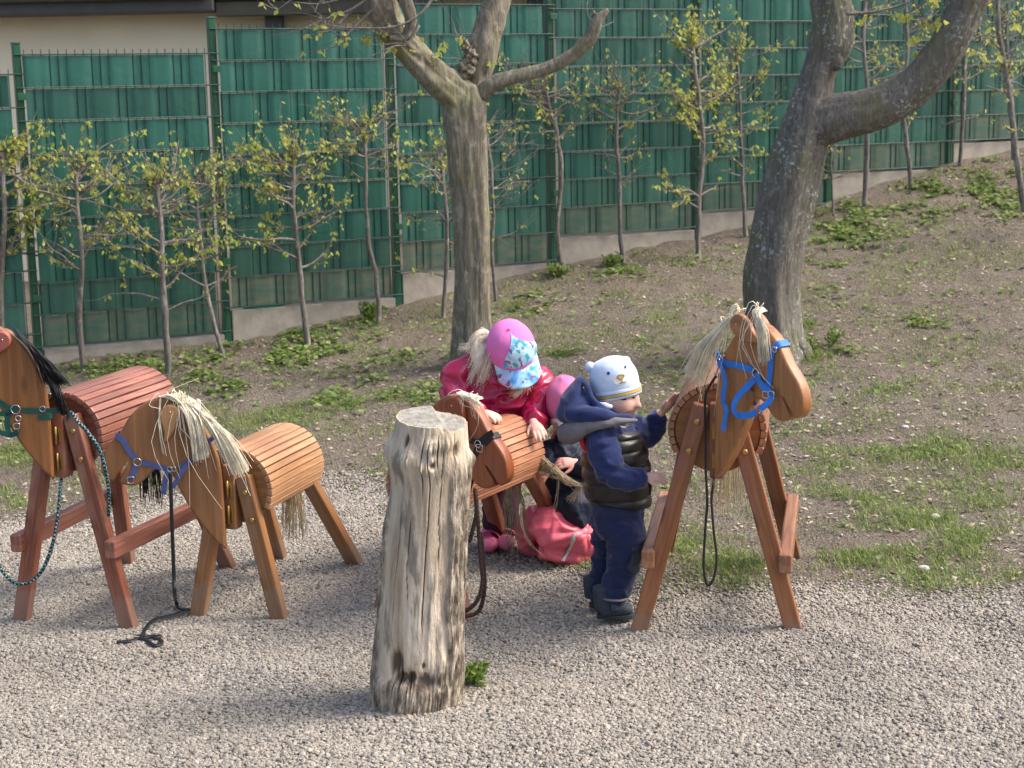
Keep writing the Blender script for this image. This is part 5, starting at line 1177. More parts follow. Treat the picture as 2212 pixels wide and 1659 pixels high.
# trousers
tr = fuse([sweep([T3(462, 862), T3(458, 930), T3(456, 1010), T3(450, 1080)], [(R3(165), .085), (R3(160), .088), (R3(150), .085), (R3(120), .07)], (0, 1, 0), 24, 5),
           sweep([T3(500, 1010, -.035), T3(505, 1110, -.045), T3(500, 1210, -.05), T3(470, 1320, -.05), T3(446, 1400, -.05), T3(440, 1438, -.05)], [R3(110), R3(108), R3(96), R3(86), R3(86), R3(80)], (0, 1, 0), 20, 5),
           sweep([T3(400, 1010, .05), T3(390, 1120, .06), T3(385, 1220, .065), T3(355, 1320, .065), T3(335, 1385, .065), T3(328, 1408, .065)], [R3(88), R3(84), R3(74), R3(60), R3(54), R3(48)], (0, 1, 0), 20, 5)], .0055, 5, [(.0055, (13, 13, 24), True), (.003, (26, 26, 44), True)])
trp = put('trousers', tr, M['trouser_navy'], tod); trt = bvh([tr])
for pl in ([(540, 1150), (580, 1142), (605, 1150), (600, 1185), (575, 1240), (565, 1290), (530, 1290), (515, 1265), (535, 1215)], [(398, 1200), (415, 1180), (435, 1185), (432, 1210), (410, 1222)]):
    p = patch(trt, [c3(*q) for q in pl], .0025)
    if p: put2('knee_patch', p, M['patch_grey'], trp)
put2('cuff', sweep([T3(362, 1428, -.055), T3(400, 1447, -.10), T3(470, 1452, -.11), T3(520, 1440, -.07)], [.004] * 4, (0, 0, 1), 8, 5), M['grey_jersey'], trp)
# jacket sleeves and body
jk = fuse([sweep([T3(440, 840), T3(440, 640), T3(425, 470), T3(430, 420)], [(R3(150), .08), (R3(150), .085), (R3(130), .085), (R3(80), .05)], (0, 1, 0), 20, 4),
           sweep([T3(385, 470, -.055), T3(372, 540, -.085), T3(395, 640, -.105), T3(435, 722, -.115), T3(520, 748, -.115), T3(606, 742, -.105)], [R3(80), R3(88), R3(90), R3(88), R3(72), R3(58)], (0, 1, 0), 20, 6),
           sweep([T3(545, 455, .04), T3(605, 500, .085), T3(645, 505, .095), T3(675, 440, .08), T3(700, 388, .062)], [R3(70), R3(74), R3(74), R3(60), R3(44)], (0, 1, 0), 18, 6)], .0055, 4, [(.0065, (18, 18, 24), True), (.0025, (42, 42, 42), False)])
put('jacket', jk, M['fleece_navy'], tod)
# quilted vest: puffed bands round the trunk
vp = [T3(462, 884), T3(464, 850), T3(456, 760), T3(449, 680), T3(440, 600), T3(436, 530), T3(438, 475), T3(446, 430)]
vr = [(R3(188), .098), (R3(194), .104), (R3(196), .108), (R3(198), .110), (R3(190), .108), (R3(172), .102), (R3(150), .088), (R3(95), .06)]
def quilt(t, th): return 1 + .085 * abs(math.sin(PI * (t * 6.4 + .1))) ** .6 - .055 + .012 * np.sin(th * 9 + t * 40) * abs(math.cos(PI * t * 6.4))
vest = sweep(vp, vr, (0, 1, 0), 64, 14, True, quilt)
vst = put('vest', vest, M['vest'], tod)
vt_ = bvh([vest])
zp = [hitpx(vt_, c3(*q), .002) for q in ((585, 470), (600, 540), (615, 600), (630, 660), (640, 730), (642, 800), (640, 845))]; zp = [p for p in zp if p is not None]
if len(zp) > 2: put2('zip', sweep(zp, [.0035] * len(zp), (0, 1, 0), 6, 4), M['maroon'], vst)
put2('armhole_lining', sweep([T3(262, 515, -.085), T3(255, 545, -.09), T3(272, 585, -.098), T3(300, 610, -.104)], [.004, .008, .006, .003], (0, 1, 0), 8, 5), M['red_lining'], vst)
# grey vest hood round the shoulders
gh = fuse([sweep([T3(570, 425, -.09), T3(480, 428, -.115), T3(380, 440, -.115), T3(280, 460, -.10), T3(205, 490, -.07), T3(175, 500, .0), T3(220, 480, .08), T3(350, 450, .10)], [R3(12), R3(22), R3(34), R3(48), R3(62), R3(64), R3(50), R3(30)], (0, 0, 1), 18, 6)], .005, 4, [(.003, (26, 26, 26), False)])
put('vest_hood', gh, M['grey_jersey'], tod)
# navy jacket hood fallen back, with its raised rim
def axes_tilt(a): return np.array([[math.cos(a), 0, math.sin(a)], [0, 1, 0], [-math.sin(a), 0, math.cos(a)]])
hd = fuse([ellipsoid(T3(225, 345, -.005), (R3(135), .10, R3(85)), axes_tilt(rad(28))), ellipsoid(T3(330, 375, -.035), (R3(160), .085, R3(52)), axes_tilt(rad(-12))),
           sweep([T3(545, 405, -.075), T3(470, 402, -.10), T3(380, 398, -.115), T3(280, 390, -.105), T3(190, 385, -.07)], [R3(12), R3(22), R3(36), R3(48), R3(52)], (0, 0, 1), 16, 6),
           sweep([T3(175, 330, -.01), T3(215, 255, -.005), T3(243, 180, .0)], [(R3(55), .075), (R3(40), .06), (R3(12), .028)], (0, 1, 0), 18, 6), sweep([T3(240, 178, .0), T3(285, 230, -.05), T3(320, 310, -.085), T3(400, 365, -.10), T3(500, 398, -.085)], [R3(13), R3(15), R3(15), R3(14), R3(10)], (0, 1, 0), 12, 6)], .005, 5, [(.003, (16, 16, 16), True)])
put('jacket_hood', hd, M['fleece_navy'], tod)
put('scarf', sweep([T3(358, 330, -.078), T3(392, 342, -.088), T3(426, 348, -.085)], [.006, .010, .006], (0, 1, 0), 10, 5), M['rib_blue'], tod)
# bear hat
hu = nrmz((-.20, .06, 1.0)); hfd = nrmz(np.array([.62, -.78, 0]) - hu * (np.array([.62, -.78, 0]) @ hu)); hsd = np.cross(hu, hfd)
hbase = T3(455, 273, .005); R0 = R3(141)
def hat_pts(rows, nn=64, rib=0.0):
    V = []; Fc = []
    for (h, r) in rows:
        for j in range(nn):
            t = j / nn * 2 * PI; rr = r * (1 + rib * (1 if j % 2 else -1)) * (1 + .03 * math.cos(2 * t)); V.append(hbase + hu * h + rr * (math.cos(t) * hfd + math.sin(t) * hsd * .97))
    for i in range(len(rows) - 1):
        for j in range(nn): a, b = i * nn + j, i * nn + (j + 1) % nn; Fc.append((a, b, b + nn, a + nn))
    return V, Fc
HH = R3(222)
rows = [(HH * .02, R0 * .99), (HH * .14, R0 * 1.015), (HH * .30, R0 * 1.04), (HH * .46, R0 * 1.03), (HH * .60, R0 * .99), (HH * .72, R0 * .92), (HH * .82, R0 * .82), (HH * .90, R0 * .66), (HH * .95, R0 * .48), (HH * .985, R0 * .28), (HH * 1.0, R0 * .08)]
V, Fc = hat_pts(catmull(np.array(rows), 4).tolist()); V.append(hbase + hu * HH); n_ = len(V) - 1
Fc += [(n_, n_ - 64 + j, n_ - 64 + (j + 1) % 64) for j in range(64)]; V = np.array(V)
V = V + (V - hbase) * (.028 * fbm((V - hbase) * 22, 2))[:, None]
hatVF = (V, Fc); hat = put('bear_hat', hatVF, M['hat_blue'], tod)
cuff_rows = [(-R3(16), R0 * .985), (-R3(16), R0 * 1.035), (R3(-4), R0 * 1.05), (R3(14), R0 * 1.055), (R3(30), R0 * 1.05), (R3(38), R0 * 1.03), (R3(40), R0 * .99)]
cf_ = hat_pts(cuff_rows, 150, .006); put2('cuff', (np.array(cf_[0]), cf_[1]), M['rib_blue'], hat)
for h0, h1_, mt, k in ((R3(2), R3(17), 'yellow', 1.064), (R3(17.4), R3(20), 'print_navy', 1.066), (R3(-1), R3(1.6), 'print_navy', 1.066)):
    b_ = hat_pts([(h0, R0 * k), (h1_, R0 * k)], 150, .005); put2('stripe', (np.array(b_[0]), b_[1]), M[mt], hat)
for (x, y, d) in ((302, 122, .012), (503, 90, .03)):
    p = T3(x, y, d); e_ = [ellipsoid(p, (R3(31), .014, R3(33)), axes_tilt(rad(12 if x < 400 else -25)), 20, 12)]
    ear = put2('bear_ear', e_[0], M['hat_blue'], hat)
    k = T3(x + (8 if x < 400 else -2), y + 6, d - .012); put2('ear_lining', ellipsoid(k, (R3(17), .006, R3(19)), None, 14, 8), M['rib_blue'], ear)
tree = bvh([hatVF])
for nm, ol, mt, off in (('muzzle_print', ell(478, 192, 45, 30, 20, -.2), 'print_cream', .0014), ('nose_print', [(455, 176), (463, 168), (480, 165), (494, 168), (492, 178), (480, 190), (466, 187)], 'yellow', .0026), ('eye_print', ell(407, 157, 9, 10), 'print_navy', .0018), ('eye_print', ell(502, 121, 6, 9), 'print_navy', .0018)):
    p = patch(tree, [c3(*q) for q in ol], off, 3)
    if p: put2(nm, p, M[mt], hat)
for ln_, rr in (([(480, 190), (484, 202), (486, 206)], .0009), ([(469, 212), (478, 213), (486, 206), (497, 209), (505, 201)], .0010), ([(455, 176), (466, 187), (480, 190), (492, 178), (494, 168), (480, 165), (463, 168), (455, 176)], .0008)):
    P = [hitpx(tree, c3(*q), .003) for q in ln_]; P = [p for p in P if p is not None]
    if len(P) > 2: put2('mouth_stitching', sweep(P, [rr] * len(P), (0, 1, 0), 5, 3), M['print_brown'], hat)
ct2 = bvh([(np.array(cf_[0]), cf_[1])]); p = patch(ct2, [c3(*q) for q in ((320, 277), (337, 275), (339, 300), (322, 303))], .004, 2)
if p:
    tg = put2('label_tag', p, M['print_navy'], hat)
    P = [hitpx(ct2, c3(329 + 4.5 * math.cos(t), 289 + 5.5 * math.sin(t)), .0055) for t in np.linspace(.4, 5.6, 9)]; P = [q for q in P if q is not None]
    if len(P) > 3: put2('emblem', sweep(P, [.0007] * len(P), (0, 1, 0), 5, 2), M['rib_blue'], hat)
# boots
def boot(toe, heel, top, Y, sc=1.0):
    h, t, a = T3(*heel, Y), T3(*toe, Y), T3(*top, Y); g = float(zg(h[0], h[1])) + .004
    h[2] = g; t[2] = g; f = nrmz(t - h); up = np.array([0, 0, 1.0]); sd = np.cross(up, f); Ln = np.linalg.norm(t - h)
    up_ = fuse([sweep([h + f * .01 + up * .022, h + f * Ln * .35 + up * .028, h + f * Ln * .7 + up * .026, h + f * Ln * .95 + up * .020], [(.026 * sc, .024), (.029 * sc, .03), (.033 * sc, .025), (.024 * sc, .015)], up, 18, 5), sweep([h + f * Ln * .22 + up * .03, h + f * Ln * .2 + up * .07, h + f * Ln * .2 + up * .10], [(.034 * sc, .029 * sc), (.036 * sc, .03 * sc), (.037 * sc, .031 * sc)], sd, 18, 5)], .004, 3)
    n = 26; O = []
    for k in range(n):
        q = k / n * 2 * PI; x = .5 + .53 * math.cos(q); w = (.031 + .006 * math.cos(q)) * sc; O.append(h + f * Ln * x + sd * w * math.sin(q))
    O = np.array(O); V = np.concatenate([O + up * -.004, O + up * .009, O * 1 + up * .011]); V[2 * n:] = V[2 * n:] * .96 + V[2 * n:].mean(0) * .04; Fc = [(i * n + j, i * n + (j + 1) % n, (i + 1) * n + (j + 1) % n, (i + 1) * n + j) for i in range(2) for j in range(n)] + [tuple(range(n))[::-1], tuple(range(2 * n, 3 * n))]
    b = put('boot', up_, M['boot'], tod); put2('sole', (V, Fc), M['sole'], b, False)
    st_ = fuse([sweep([h + f * Ln * .46 - sd * .038 * sc + up * .03, h + f * Ln * .46 - sd * .032 * sc + up * .048, h + f * Ln * .48 + up * .060, h + f * Ln * .46 + sd * .032 * sc + up * .046, h + f * Ln * .46 + sd * .036 * sc + up * .03], [(.004, .014)] * 5, f, 10, 4)], .003, 2)
    put2('strap', st_, M['patch_grey'], b); return bvh([st_]), b
tr_, bo = boot((548, 1545), (345, 1535), (400, 1440), -.055, 1.05)
p = patch(tr_, [c3(*q) for q in ((472, 1466), (492, 1463), (493, 1470), (473, 1473))], .001, 2)
if p: put2('label', p, M['white'], bo)
boot((420, 1500), (300, 1498), (330, 1410), .065, .95)

# ---- girl in the pink cap, leaning over the rust brown horse
YG = 5.86; gb = ground_px(1085, 1190)
girl = thing('person', 'girl in pink cap and shiny crimson star raincoat leaning over the rust brown horse', 'person', (gb[0], YG, float(zg(gb[0], YG))), group='children at play')
G2 = lambda x, y, d=0.0: atY(*c2(x, y), YG + d)
R2 = lambda px: scaleR(px, 2.37, YG)
# where the barrel of the horse is, so that her hands rest on it
bpy.context.view_layer.update()
slv = []
for me_, o_ in h3.slats:
    mw = np.array(h3.root.matrix_world @ o_.matrix_basis); co = np.array([v.co[:] for v in me_.vertices]); slv.append((co @ mw[:3, :3].T + mw[:3, 3], [tuple(p.vertices) for p in me_.polygons]))
bt = bvh(slv)
def on_barrel(x, y, off):
    p = hitpx(bt, c2(x, y), off); return p if p is not None else G2(x, y, -.22)
gc_ = G2(815, 215, -.10); gfd = nrmz((.30, -.66, -.68)); gup = nrmz((-.06, -.62, .78))
ghead = head_mesh(gc_, gfd, gup, 1.06)
wr = on_barrel(868, 605, .030); hr = hand(wr + np.array([.018, .03, .016]), (.25, -.72, -.32), (-.1, -.35, .95), .108, .32, -1)
wl = on_barrel(722, 600, .026); hl_ = hand(wl + np.array([-.05, .04, .012]), (.85, -.35, -.15), (.1, -.3, .95), .10, .45, 1)
gcore = fuse([sweep([G2(790, 760, .10), G2(770, 500, .02), G2(755, 330, -.04), gc_ + np.array([0, .05, -.04])], [.08, .085, .06, .04], (0, 1, 0), 16, 4), sweep([G2(780, 760, .10), G2(735, 950, .06), G2(725, 1200, .03)], [.05, .04, .03], (0, 1, 0), 12, 4), sweep([G2(810, 760, .12), G2(790, 950, .08), G2(790, 1200, .05)], [.05, .04, .03], (0, 1, 0), 12, 4)], .008, 3)
gbody = put('body', join([ghead, hr, hl_, gcore]), M['skin'], girl)
rc = fuse([sweep([G2(795, 740, .10), G2(790, 620, .06), G2(775, 500, .01), G2(760, 400, -.03), G2(750, 310, -.03), G2(755, 262, -.02)], [(R2(160), .115), (R2(165), .115), (R2(172), .115), (R2(190), .105), (R2(175), .085), (R2(90), .06)], (0, 1, 0), 28, 6),
           sweep([G2(620, 285, -.02), G2(555, 330, -.03), G2(530, 420, -.06), G2(560, 510, -.13), G2(630, 570, -.18), wl + np.array([-.055, .045, .012])], [R2(80), R2(88), R2(84), R2(72), R2(58), R2(42)], (0, 1, 0), 20, 6),
           sweep([G2(880, 330, -.02), G2(940, 380, -.03), G2(965, 450, -.05), G2(965, 520, -.09), G2(930, 580, -.14), wr + np.array([.030, .05, .020])], [R2(75), R2(88), R2(92), R2(84), R2(66), R2(46)], (0, 1, 0), 20, 6)], .006, 4, [(.010, (10, 10, 17), True), (.0015, (26, 26, 34), False)])
# gathered folds
rco = put('raincoat', rc, M['raincoat'], girl); rt_ = bvh([rc])
def star(cx, cy, r, a0=.3): return [(cx + (r if k % 2 == 0 else r * .45) * math.sin(a0 + k * PI / 5), cy - (r if k % 2 == 0 else r * .45) * math.cos(a0 + k * PI / 5)) for k in range(10)]
for cx, cy, r, a0 in ((705, 1190, 75, .2), (890, 1310, 70, .6), (665, 860, 70, -.3), (230, 960, 75, .5), (1310, 1000, 65, .1), (1200, 1180, 65, .9)):
    p = patch(rt_, [c5(*q) for q in star(cx, cy, r, a0)], .0012, 3)
    if p is not None and np.ptp(p[0], axis=0).max() < .09: put2('star_print', p, M['star'], rco)
for q in ((735, 960), (738, 1230)):
    p = hitpx(rt_, c5(*q), .002)
    if p is not None: put2('button', ellipsoid(p, (.005, .003, .005), None, 10, 6), M['star'], rco)
put('trousers', fuse([sweep([G2(785, 740, .10), G2(740, 900, .06), G2(725, 1060, .04), G2(722, 1180, .03)], [.07, .055, .046, .038], (0, 1, 0), 16, 5), sweep([G2(815, 740, .12), G2(795, 900, .09), G2(790, 1060, .06), G2(790, 1175, .05)], [.07, .055, .046, .036], (0, 1, 0), 16, 5)], .007, 3, [(.003, (25, 25, 30), False)]), M['maroon'], girl)
for x, d in ((785, .02), (700, .0)):
    p = G2(x, 1235, d); p[2] = float(zg(p[0], p[1])) + .024
    sh = put('shoe', fuse([ellipsoid(p + np.array([.0, -.02, .0]), (.036, .075, .027), None, 20, 12), ellipsoid(p + np.array([0, .03, .02]), (.034, .04, .038), None, 18, 10)], .005, 3), M['shoe_pink'], girl)
    put2('strap', sweep([p + np.array([-.042, .0, .0]), p + np.array([-.03, -.005, .034]), p + np.array([0, -.008, .047]), p + np.array([.03, -.005, .034]), p + np.array([.042, 0, 0])], [(.003, .008)] * 5, (0, 1, 0), 8, 4), M['star'], sh)
# cap
cb = gc_ + gup * .012; cs_ = np.cross(gup, gfd); RC = .0915
def dome(r0, h, n=180, m=60):
    V = []; Fc = []
    for i in range(m + 1):
        t = i / m * PI / 2
        for j in range(n):
            a = j / n * 2 * PI; seam = 1 + .010 * abs(math.sin(a * 3)) ** .5; V.append(cb + gup * h * math.sin(t) + r0 * math.cos(t) ** .85 * seam * (math.cos(a) * gfd * 1.06 + math.sin(a) * cs_ * .98))
    for i in range(m):
        for j in range(n): a, b = i * n + j, i * n + (j + 1) % n; Fc.append((a, b, b + n, a + n))
    return np.array(V), Fc
dm = dome(RC, .100); dm = (dm[0] + (dm[0] - cb) * (.02 * fbm((dm[0] - cb) * 25, 2))[:, None], dm[1]); cap = put('cap', dm, M['cap_pink'], girl)
V, Fc = dm; keepf = []
for f in Fc:
    ctr = V[list(f)].mean(0) - cb; a = math.atan2(ctr @ cs_, ctr @ gfd); up_ = ctr @ gup
    k_ = 1 - (up_ / .100) ** 2.2 * .85
    if -.62 * k_ < a < 1.35 * k_: keepf.append(f)
put2('front_panel', (V + (V - cb) / np.linalg.norm(V - cb, axis=1)[:, None] * .0018, keepf), M['cap_print'], cap)
put2('button', ellipsoid(cb + gup * .102, (.006, .006, .004), None, 10, 6), M['cap_pink'], cap)
V = []; Fc = []; nn = 28; mm = 8
for side in (0, 1):
    for i in range(mm + 1):
        for j in range(nn + 1):
            a = (j / nn - .5) * 2 * 1.12; k = i / mm; ext = .066 * math.cos(a * .95) ** .55 if math.cos(a * .95) > 0 else 0
            p = cb + (RC * 1.0) * (math.cos(a) * gfd * 1.06 + math.sin(a) * cs_ * .98) + gfd * ext * k - gup * (.018 * k + .030 * (math.sin(a) ** 2) * k) - gup * .0026 * side; V.append(p)
w_ = nn + 1; h_ = (mm + 1) * w_
for i in range(mm):
    for j in range(nn):
        a = i * w_ + j; Fc.append((a, a + w_, a + w_ + 1, a + 1)); a += h_; Fc.append((a, a + 1, a + w_ + 1, a + w_))
for j in range(nn): a = mm * w_ + j; Fc.append((a, a + h_, a + h_ + 1, a + 1))
put2('visor', (np.array(V), Fc), M['cap_print'], cap)
# hair
GH = lambda x, y, d=0.0: atY(*c5(x, y), YG - .10 + d)
R_ = random.Random(61); lines = []
guides = [([(640, 330), (500, 310), (420, 430), (330, 470), (280, 480)], .06, 26), ([(640, 380), (540, 420), (480, 560), (400, 660), (290, 700)], .05, 24), ([(650, 420), (570, 520), (500, 680), (430, 820), (380, 950)], .02, 70), ([(660, 470), (610, 600), (570, 740), (540, 860), (520, 970)], .0, 70), ([(670, 520), (640, 640), (600, 760), (560, 830), (480, 900)], -.01, 60), ([(650, 350), (560, 360), (500, 480), (460, 620), (400, 760)], .03, 60), ([(640, 300), (540, 270), (490, 330), (470, 450), (440, 560)], .06, 45),
          ([(1090, 560), (1110, 700), (1090, 820), (1080, 900), (1060, 1010)], -.02, 60), ([(1100, 500), (1140, 640), (1130, 780), (1110, 900), (1130, 1000)], -.01, 60), ([(1080, 800), (1060, 880), (1030, 950), (960, 1010), (850, 1000)], -.04, 40), ([(1060, 830), (1040, 900), (1010, 960), (960, 1040), (900, 1070)], -.05, 28)]
for gpts, d, cnt in guides:
    for _ in range(int(cnt * 2.6)):
        ox, oy, od = R_.gauss(0, 26), R_.gauss(0, 26), R_.gauss(0, .014); P = [GH(x + ox * (.5 + .22 * i) + R_.gauss(0, 7), y + oy * (.4 + .2 * i) + R_.gauss(0, 7), d + od * (1 + .3 * i)) for i, (x, y) in enumerate(gpts)]
        P = catmull(P, 3); lines.append(P[:max(6, int(len(P) * R_.uniform(.6, 1.0)))])
hm = fuse([sweep([GH(650, 330, .05), GH(560, 420, .04), GH(540, 560, .02), GH(530, 680, .01), GH(500, 790, .01)], [.02, .036, .036, .026, .010], (0, 1, 0), 14, 5), sweep([GH(1085, 560, .02), GH(1105, 700, .0), GH(1085, 850, -.01)], [.015, .022, .008], (0, 1, 0), 10, 5)], .006, 3, [(.004, (60, 60, 14), True)])
hr_ = put('hair', join([hm, strands(lines, .00115, 3, .35)]), M['hair_girl'], girl)

# ---- child crouching in coral rain trousers
YK = 5.74; kb = ground_px(1215, 1205)
kid = thing('person', 'crouching child in dusty pink hat, dark coat and coral rain trousers behind the toddler', 'person', (kb[0], YK, float(zg(kb[0], YK))), group='children at play')
K2 = lambda x, y, d=0.0: atY(*c2(x, y), YK + d)
RK = lambda px: scaleR(px, 2.37, YK)
kc = K2(1122, 560, .0); kfd = nrmz((-.62, -.62, -.35))
kh = head_mesh(kc, kfd, (.0, -.2, 1), .80)
kr = hand(K2(1150, 795, -.13), (-.9, -.3, .05), (.1, -.75, .65), .10, .55, 1)
kl = hand(K2(1010, 830, -.06), (-.55, -.45, -.5), (-.3, -.8, .4), .095, .5, -1)
kcore = fuse([sweep([K2(1130, 1100, .05), K2(1110, 900, .03), K2(1095, 700, .01), kc + np.array([0, .02, -.05])], [.08, .085, .06, .045], (0, 1, 0), 16, 4)], .008, 3)
kbody = put('body', join([kh, kr, kl, kcore]), M['skin_pink'], kid)
co = fuse([sweep([K2(1150, 1120, .03), K2(1140, 1040, .02), K2(1125, 930, .01), K2(1105, 800, .0), K2(1090, 720, .0), K2(1090, 665, .01)], [(RK(125), .10), (RK(140), .11), (RK(140), .105), (RK(125), .095), (RK(100), .08), (RK(55), .055)], (0, 1, 0), 24, 6),
           sweep([K2(1040, 720, -.01), K2(1010, 750, -.03), K2(990, 790, -.06), K2(1005, 830, -.055)], [RK(52), RK(58), RK(52), RK(38)], (0, 1, 0), 16, 5), sweep([K2(1160, 720, -.01), K2(1215, 800, -.05), K2(1205, 835, -.10), K2(1150, 798, -.128)], [RK(55), RK(62), RK(56), RK(46)], (0, 1, 0), 16, 5),
           sweep([K2(1195, 1135, -.06), K2(1160, 1060, -.04), K2(1130, 980, -.01)], [(RK(50), .09), (RK(112), .125), (RK(132), .115)], (0, 1, 0), 22, 5)], .006, 4, [(.007, (16, 16, 20), True)])
put('coat', co, M['coat_dark'], kid)
gz = float(zg(kb[0], YK))
pt = fuse([sweep([K2(1215, 1195, .03), K2(1150, 1165, -.02), K2(1075, 1135, -.07), K2(1005, 1148, -.10), K2(965, 1190, -.10)], [(RK(80), .10), (RK(104), .11), (RK(112), .11), (RK(100), .095), (RK(66), .07)], (0, 1, 0), 28, 6),
           sweep([K2(985, 1240, -.10), K2(1060, 1268, -.10), K2(1160, 1268, -.06), K2(1240, 1262, -.01)], [(RK(52), .06), (RK(50), .06), (RK(50), .06), (RK(44), .05)], (0, 1, 0), 22, 6)], .0055, 4, [(.005, (9, 9, 16), True), (.002, (22, 22, 30), True)])
pt2 = fuse([sweep([K2(1140, 1120, .07), K2(1030, 1105, .06), K2(940, 1110, .05), K2(890, 1150, .04)], [(RK(90), .09), (RK(92), .09), (RK(88), .085), (RK(66), .07)], (0, 1, 0), 24, 6),
           sweep([K2(890, 1150, .04), K2(905, 1230, .05), K2(985, 1262, .06)], [(RK(64), .065), (RK(54), .055), (RK(45), .05)], (0, 1, 0), 20, 6)], .0055, 4, [(.003, (8, 8, 14), True)])
def radial_folds(VF, piv, R0_, amp, nf):
    V, Fc = VF; me_ = mesh('tmp', V, Fc); no = np.empty(len(V) * 3, np.float32); me_.vertices.foreach_get('normal', no); no = no.reshape(-1, 3); bpy.data.meshes.remove(me_)
    d = V - piv; ds = np.linalg.norm(d, axis=1); an = np.arctan2(d[:, 2], d[:, 0]); q = np.stack([an * nf, ds * 9, 0 * an + 4.2], -1)
    w = 1 - 2.4 * np.abs(vnoise(q) + .4 * vnoise(q * 2.1 + 7)); return V + no * (amp * w * np.exp(-(ds / R0_) ** 2) * sstep(.0, .03, ds))[:, None], Fc
pt = radial_folds(pt, K2(1205, 1150, -.09), .16, .010, 1.7); pt = radial_folds(pt, K2(1035, 1045, -.09), .13, .006, 2.0); pt = radial_folds(pt, K2(985, 1230, -.15), .10, .006, 1.8)
pt = join([pt, radial_folds(pt2, K2(985, 1150, -.0), .12, .008, 3.0)])
pt = (np.column_stack([pt[0][:, 0], pt[0][:, 1], np.maximum(pt[0][:, 2], gz - .01)]), pt[1])
pto = put('rain_trousers', pt, M['coral'], kid); ptt = bvh([pt])
p = patch(ptt, [c2(*q) for q in ((1130, 1165), (1150, 1168), (1146, 1200), (1130, 1240), (1112, 1275), (1090, 1308), (1074, 1305), (1096, 1268), (1116, 1225))], .003, 4)
if p: put2('reflective_strip', p, M['reflect'], pto)
q_ = K2(1238, 1285, .02); q_[2] = float(zg(q_[0], q_[1])) + .03; put('boot', fuse([ellipsoid(q_, (.06, .04, .036), None, 18, 10), ellipsoid(q_ + np.array([-.03, .0, .03]), (.035, .035, .05), None, 16, 10)], .005, 3), M['maroon'], kid)
hatp = ellipsoid(K2(1106, 492, .0), (RK(112), .115, RK(152)), axes_tilt(rad(14)), 40, 26); V = hatp[0]; c_ = V.mean(0)
V = V + (V - c_) * (.045 * (1 - 2 * np.abs(fbm((V - c_) * np.array([18, 18, 9]), 2))))[:, None]; zb_ = K2(1050, 598)[2]; V[:, 2] = np.maximum(V[:, 2], zb_ + .12 * (V[:, 0] - c_[0]))
ho = put('hat', (V, hatp[1]), M['hat_pink'], kid)
put2('brim', sweep([K2(1022, 586, .02), K2(1030, 584, -.05), K2(1070, 592, -.098), K2(1120, 588, -.10), K2(1180, 575, -.06), K2(1195, 570, .03)], [(.004, .013)] * 6, (0, 0, 1), 10, 5), M['print_cream'], ho)
R_ = random.Random(5); put('hair', strands([catmull([K2(1050 + R_.gauss(0, 8), 590, -.09), K2(1040 + R_.gauss(0, 10), 625, -.10), K2(1012 + R_.gauss(0, 10), 648 + R_.gauss(0, 8), -.10)], 3) for _ in range(18)], .0014), M['brow'], kid)

# the flax tail of the rust brown horse: hanging strands, and one hank pulled into the crouching child's hands
R_ = random.Random(88); lines = []
P0 = h3.w3((0, h3.Lb + .012, h3.zc - .05))
for _ in range(55):
    x = R_.uniform(770, 885); e_ = R_.uniform(1150, 1290); P = [P0 + np.array([R_.gauss(0, .012), 0, 0]), atY(*c2(x, 1010), P0[1] + .01), atY(*c2(x + R_.gauss(0, 8), 1100), P0[1] + R_.gauss(0, .015)), atY(*c2(x + R_.gauss(4, 14) + (x > 860) * 40, e_), P0[1] + R_.gauss(0, .02))]
    P = [np.maximum(p, np.array([-9, -9, .008])) for p in P]; lines.append(catmull(P, 4))
for _ in range(44):
    j = lambda s_: R_.gauss(0, s_)
    lines.append(catmull([P0 + np.array([.03 + j(.01), .01, .06 + j(.01)]), atY(*c2(985 + j(8), 815 + j(22)), YK - .14), atY(*c2(1050 + j(8), 850 + j(15)), YK - .18 + j(.01)), atY(*c2(1110 + j(8), 890 + j(12)), YK - .20 + j(.01)), atY(*c2(1165 + j(9), 925 + j(10)), YK - .20), atY(*c2(1135 + j(22), 985 + j(16)), YK - .20)], 4))
for _ in range(4):
    j = lambda s_: R_.gauss(0, s_)
    lines.append(catmull([atY(*c2(1060 + j(4), 860 + j(5)), YK - .17), atY(*c2(1058 + j(4), 940 + j(5)), YK - .19), atY(*c2(1040 + j(4), 1030 + j(5)), YK - .19), atY(*c2(1020 + j(4), 1070 + j(5)), YK - .17)], 4))
for _ in range(3):
    j = lambda s_: R_.gauss(0, s_)
    lines.append(catmull([atY(*c2(865 + j(6), 1010), YK - .22), atY(*c2(870 + j(6), 1110 + j(6)), YK - .24), atY(*c2(905 + j(6), 1200 + j(6)), YK - .26), atY(*c2(985 + j(8), 1290 + j(5)), YK - .26)], 4))
h3.part('tail', (lambda vf: (h3.l3(vf[0]), vf[1]))(strands(lines, .0013)), M['hair_twine'])

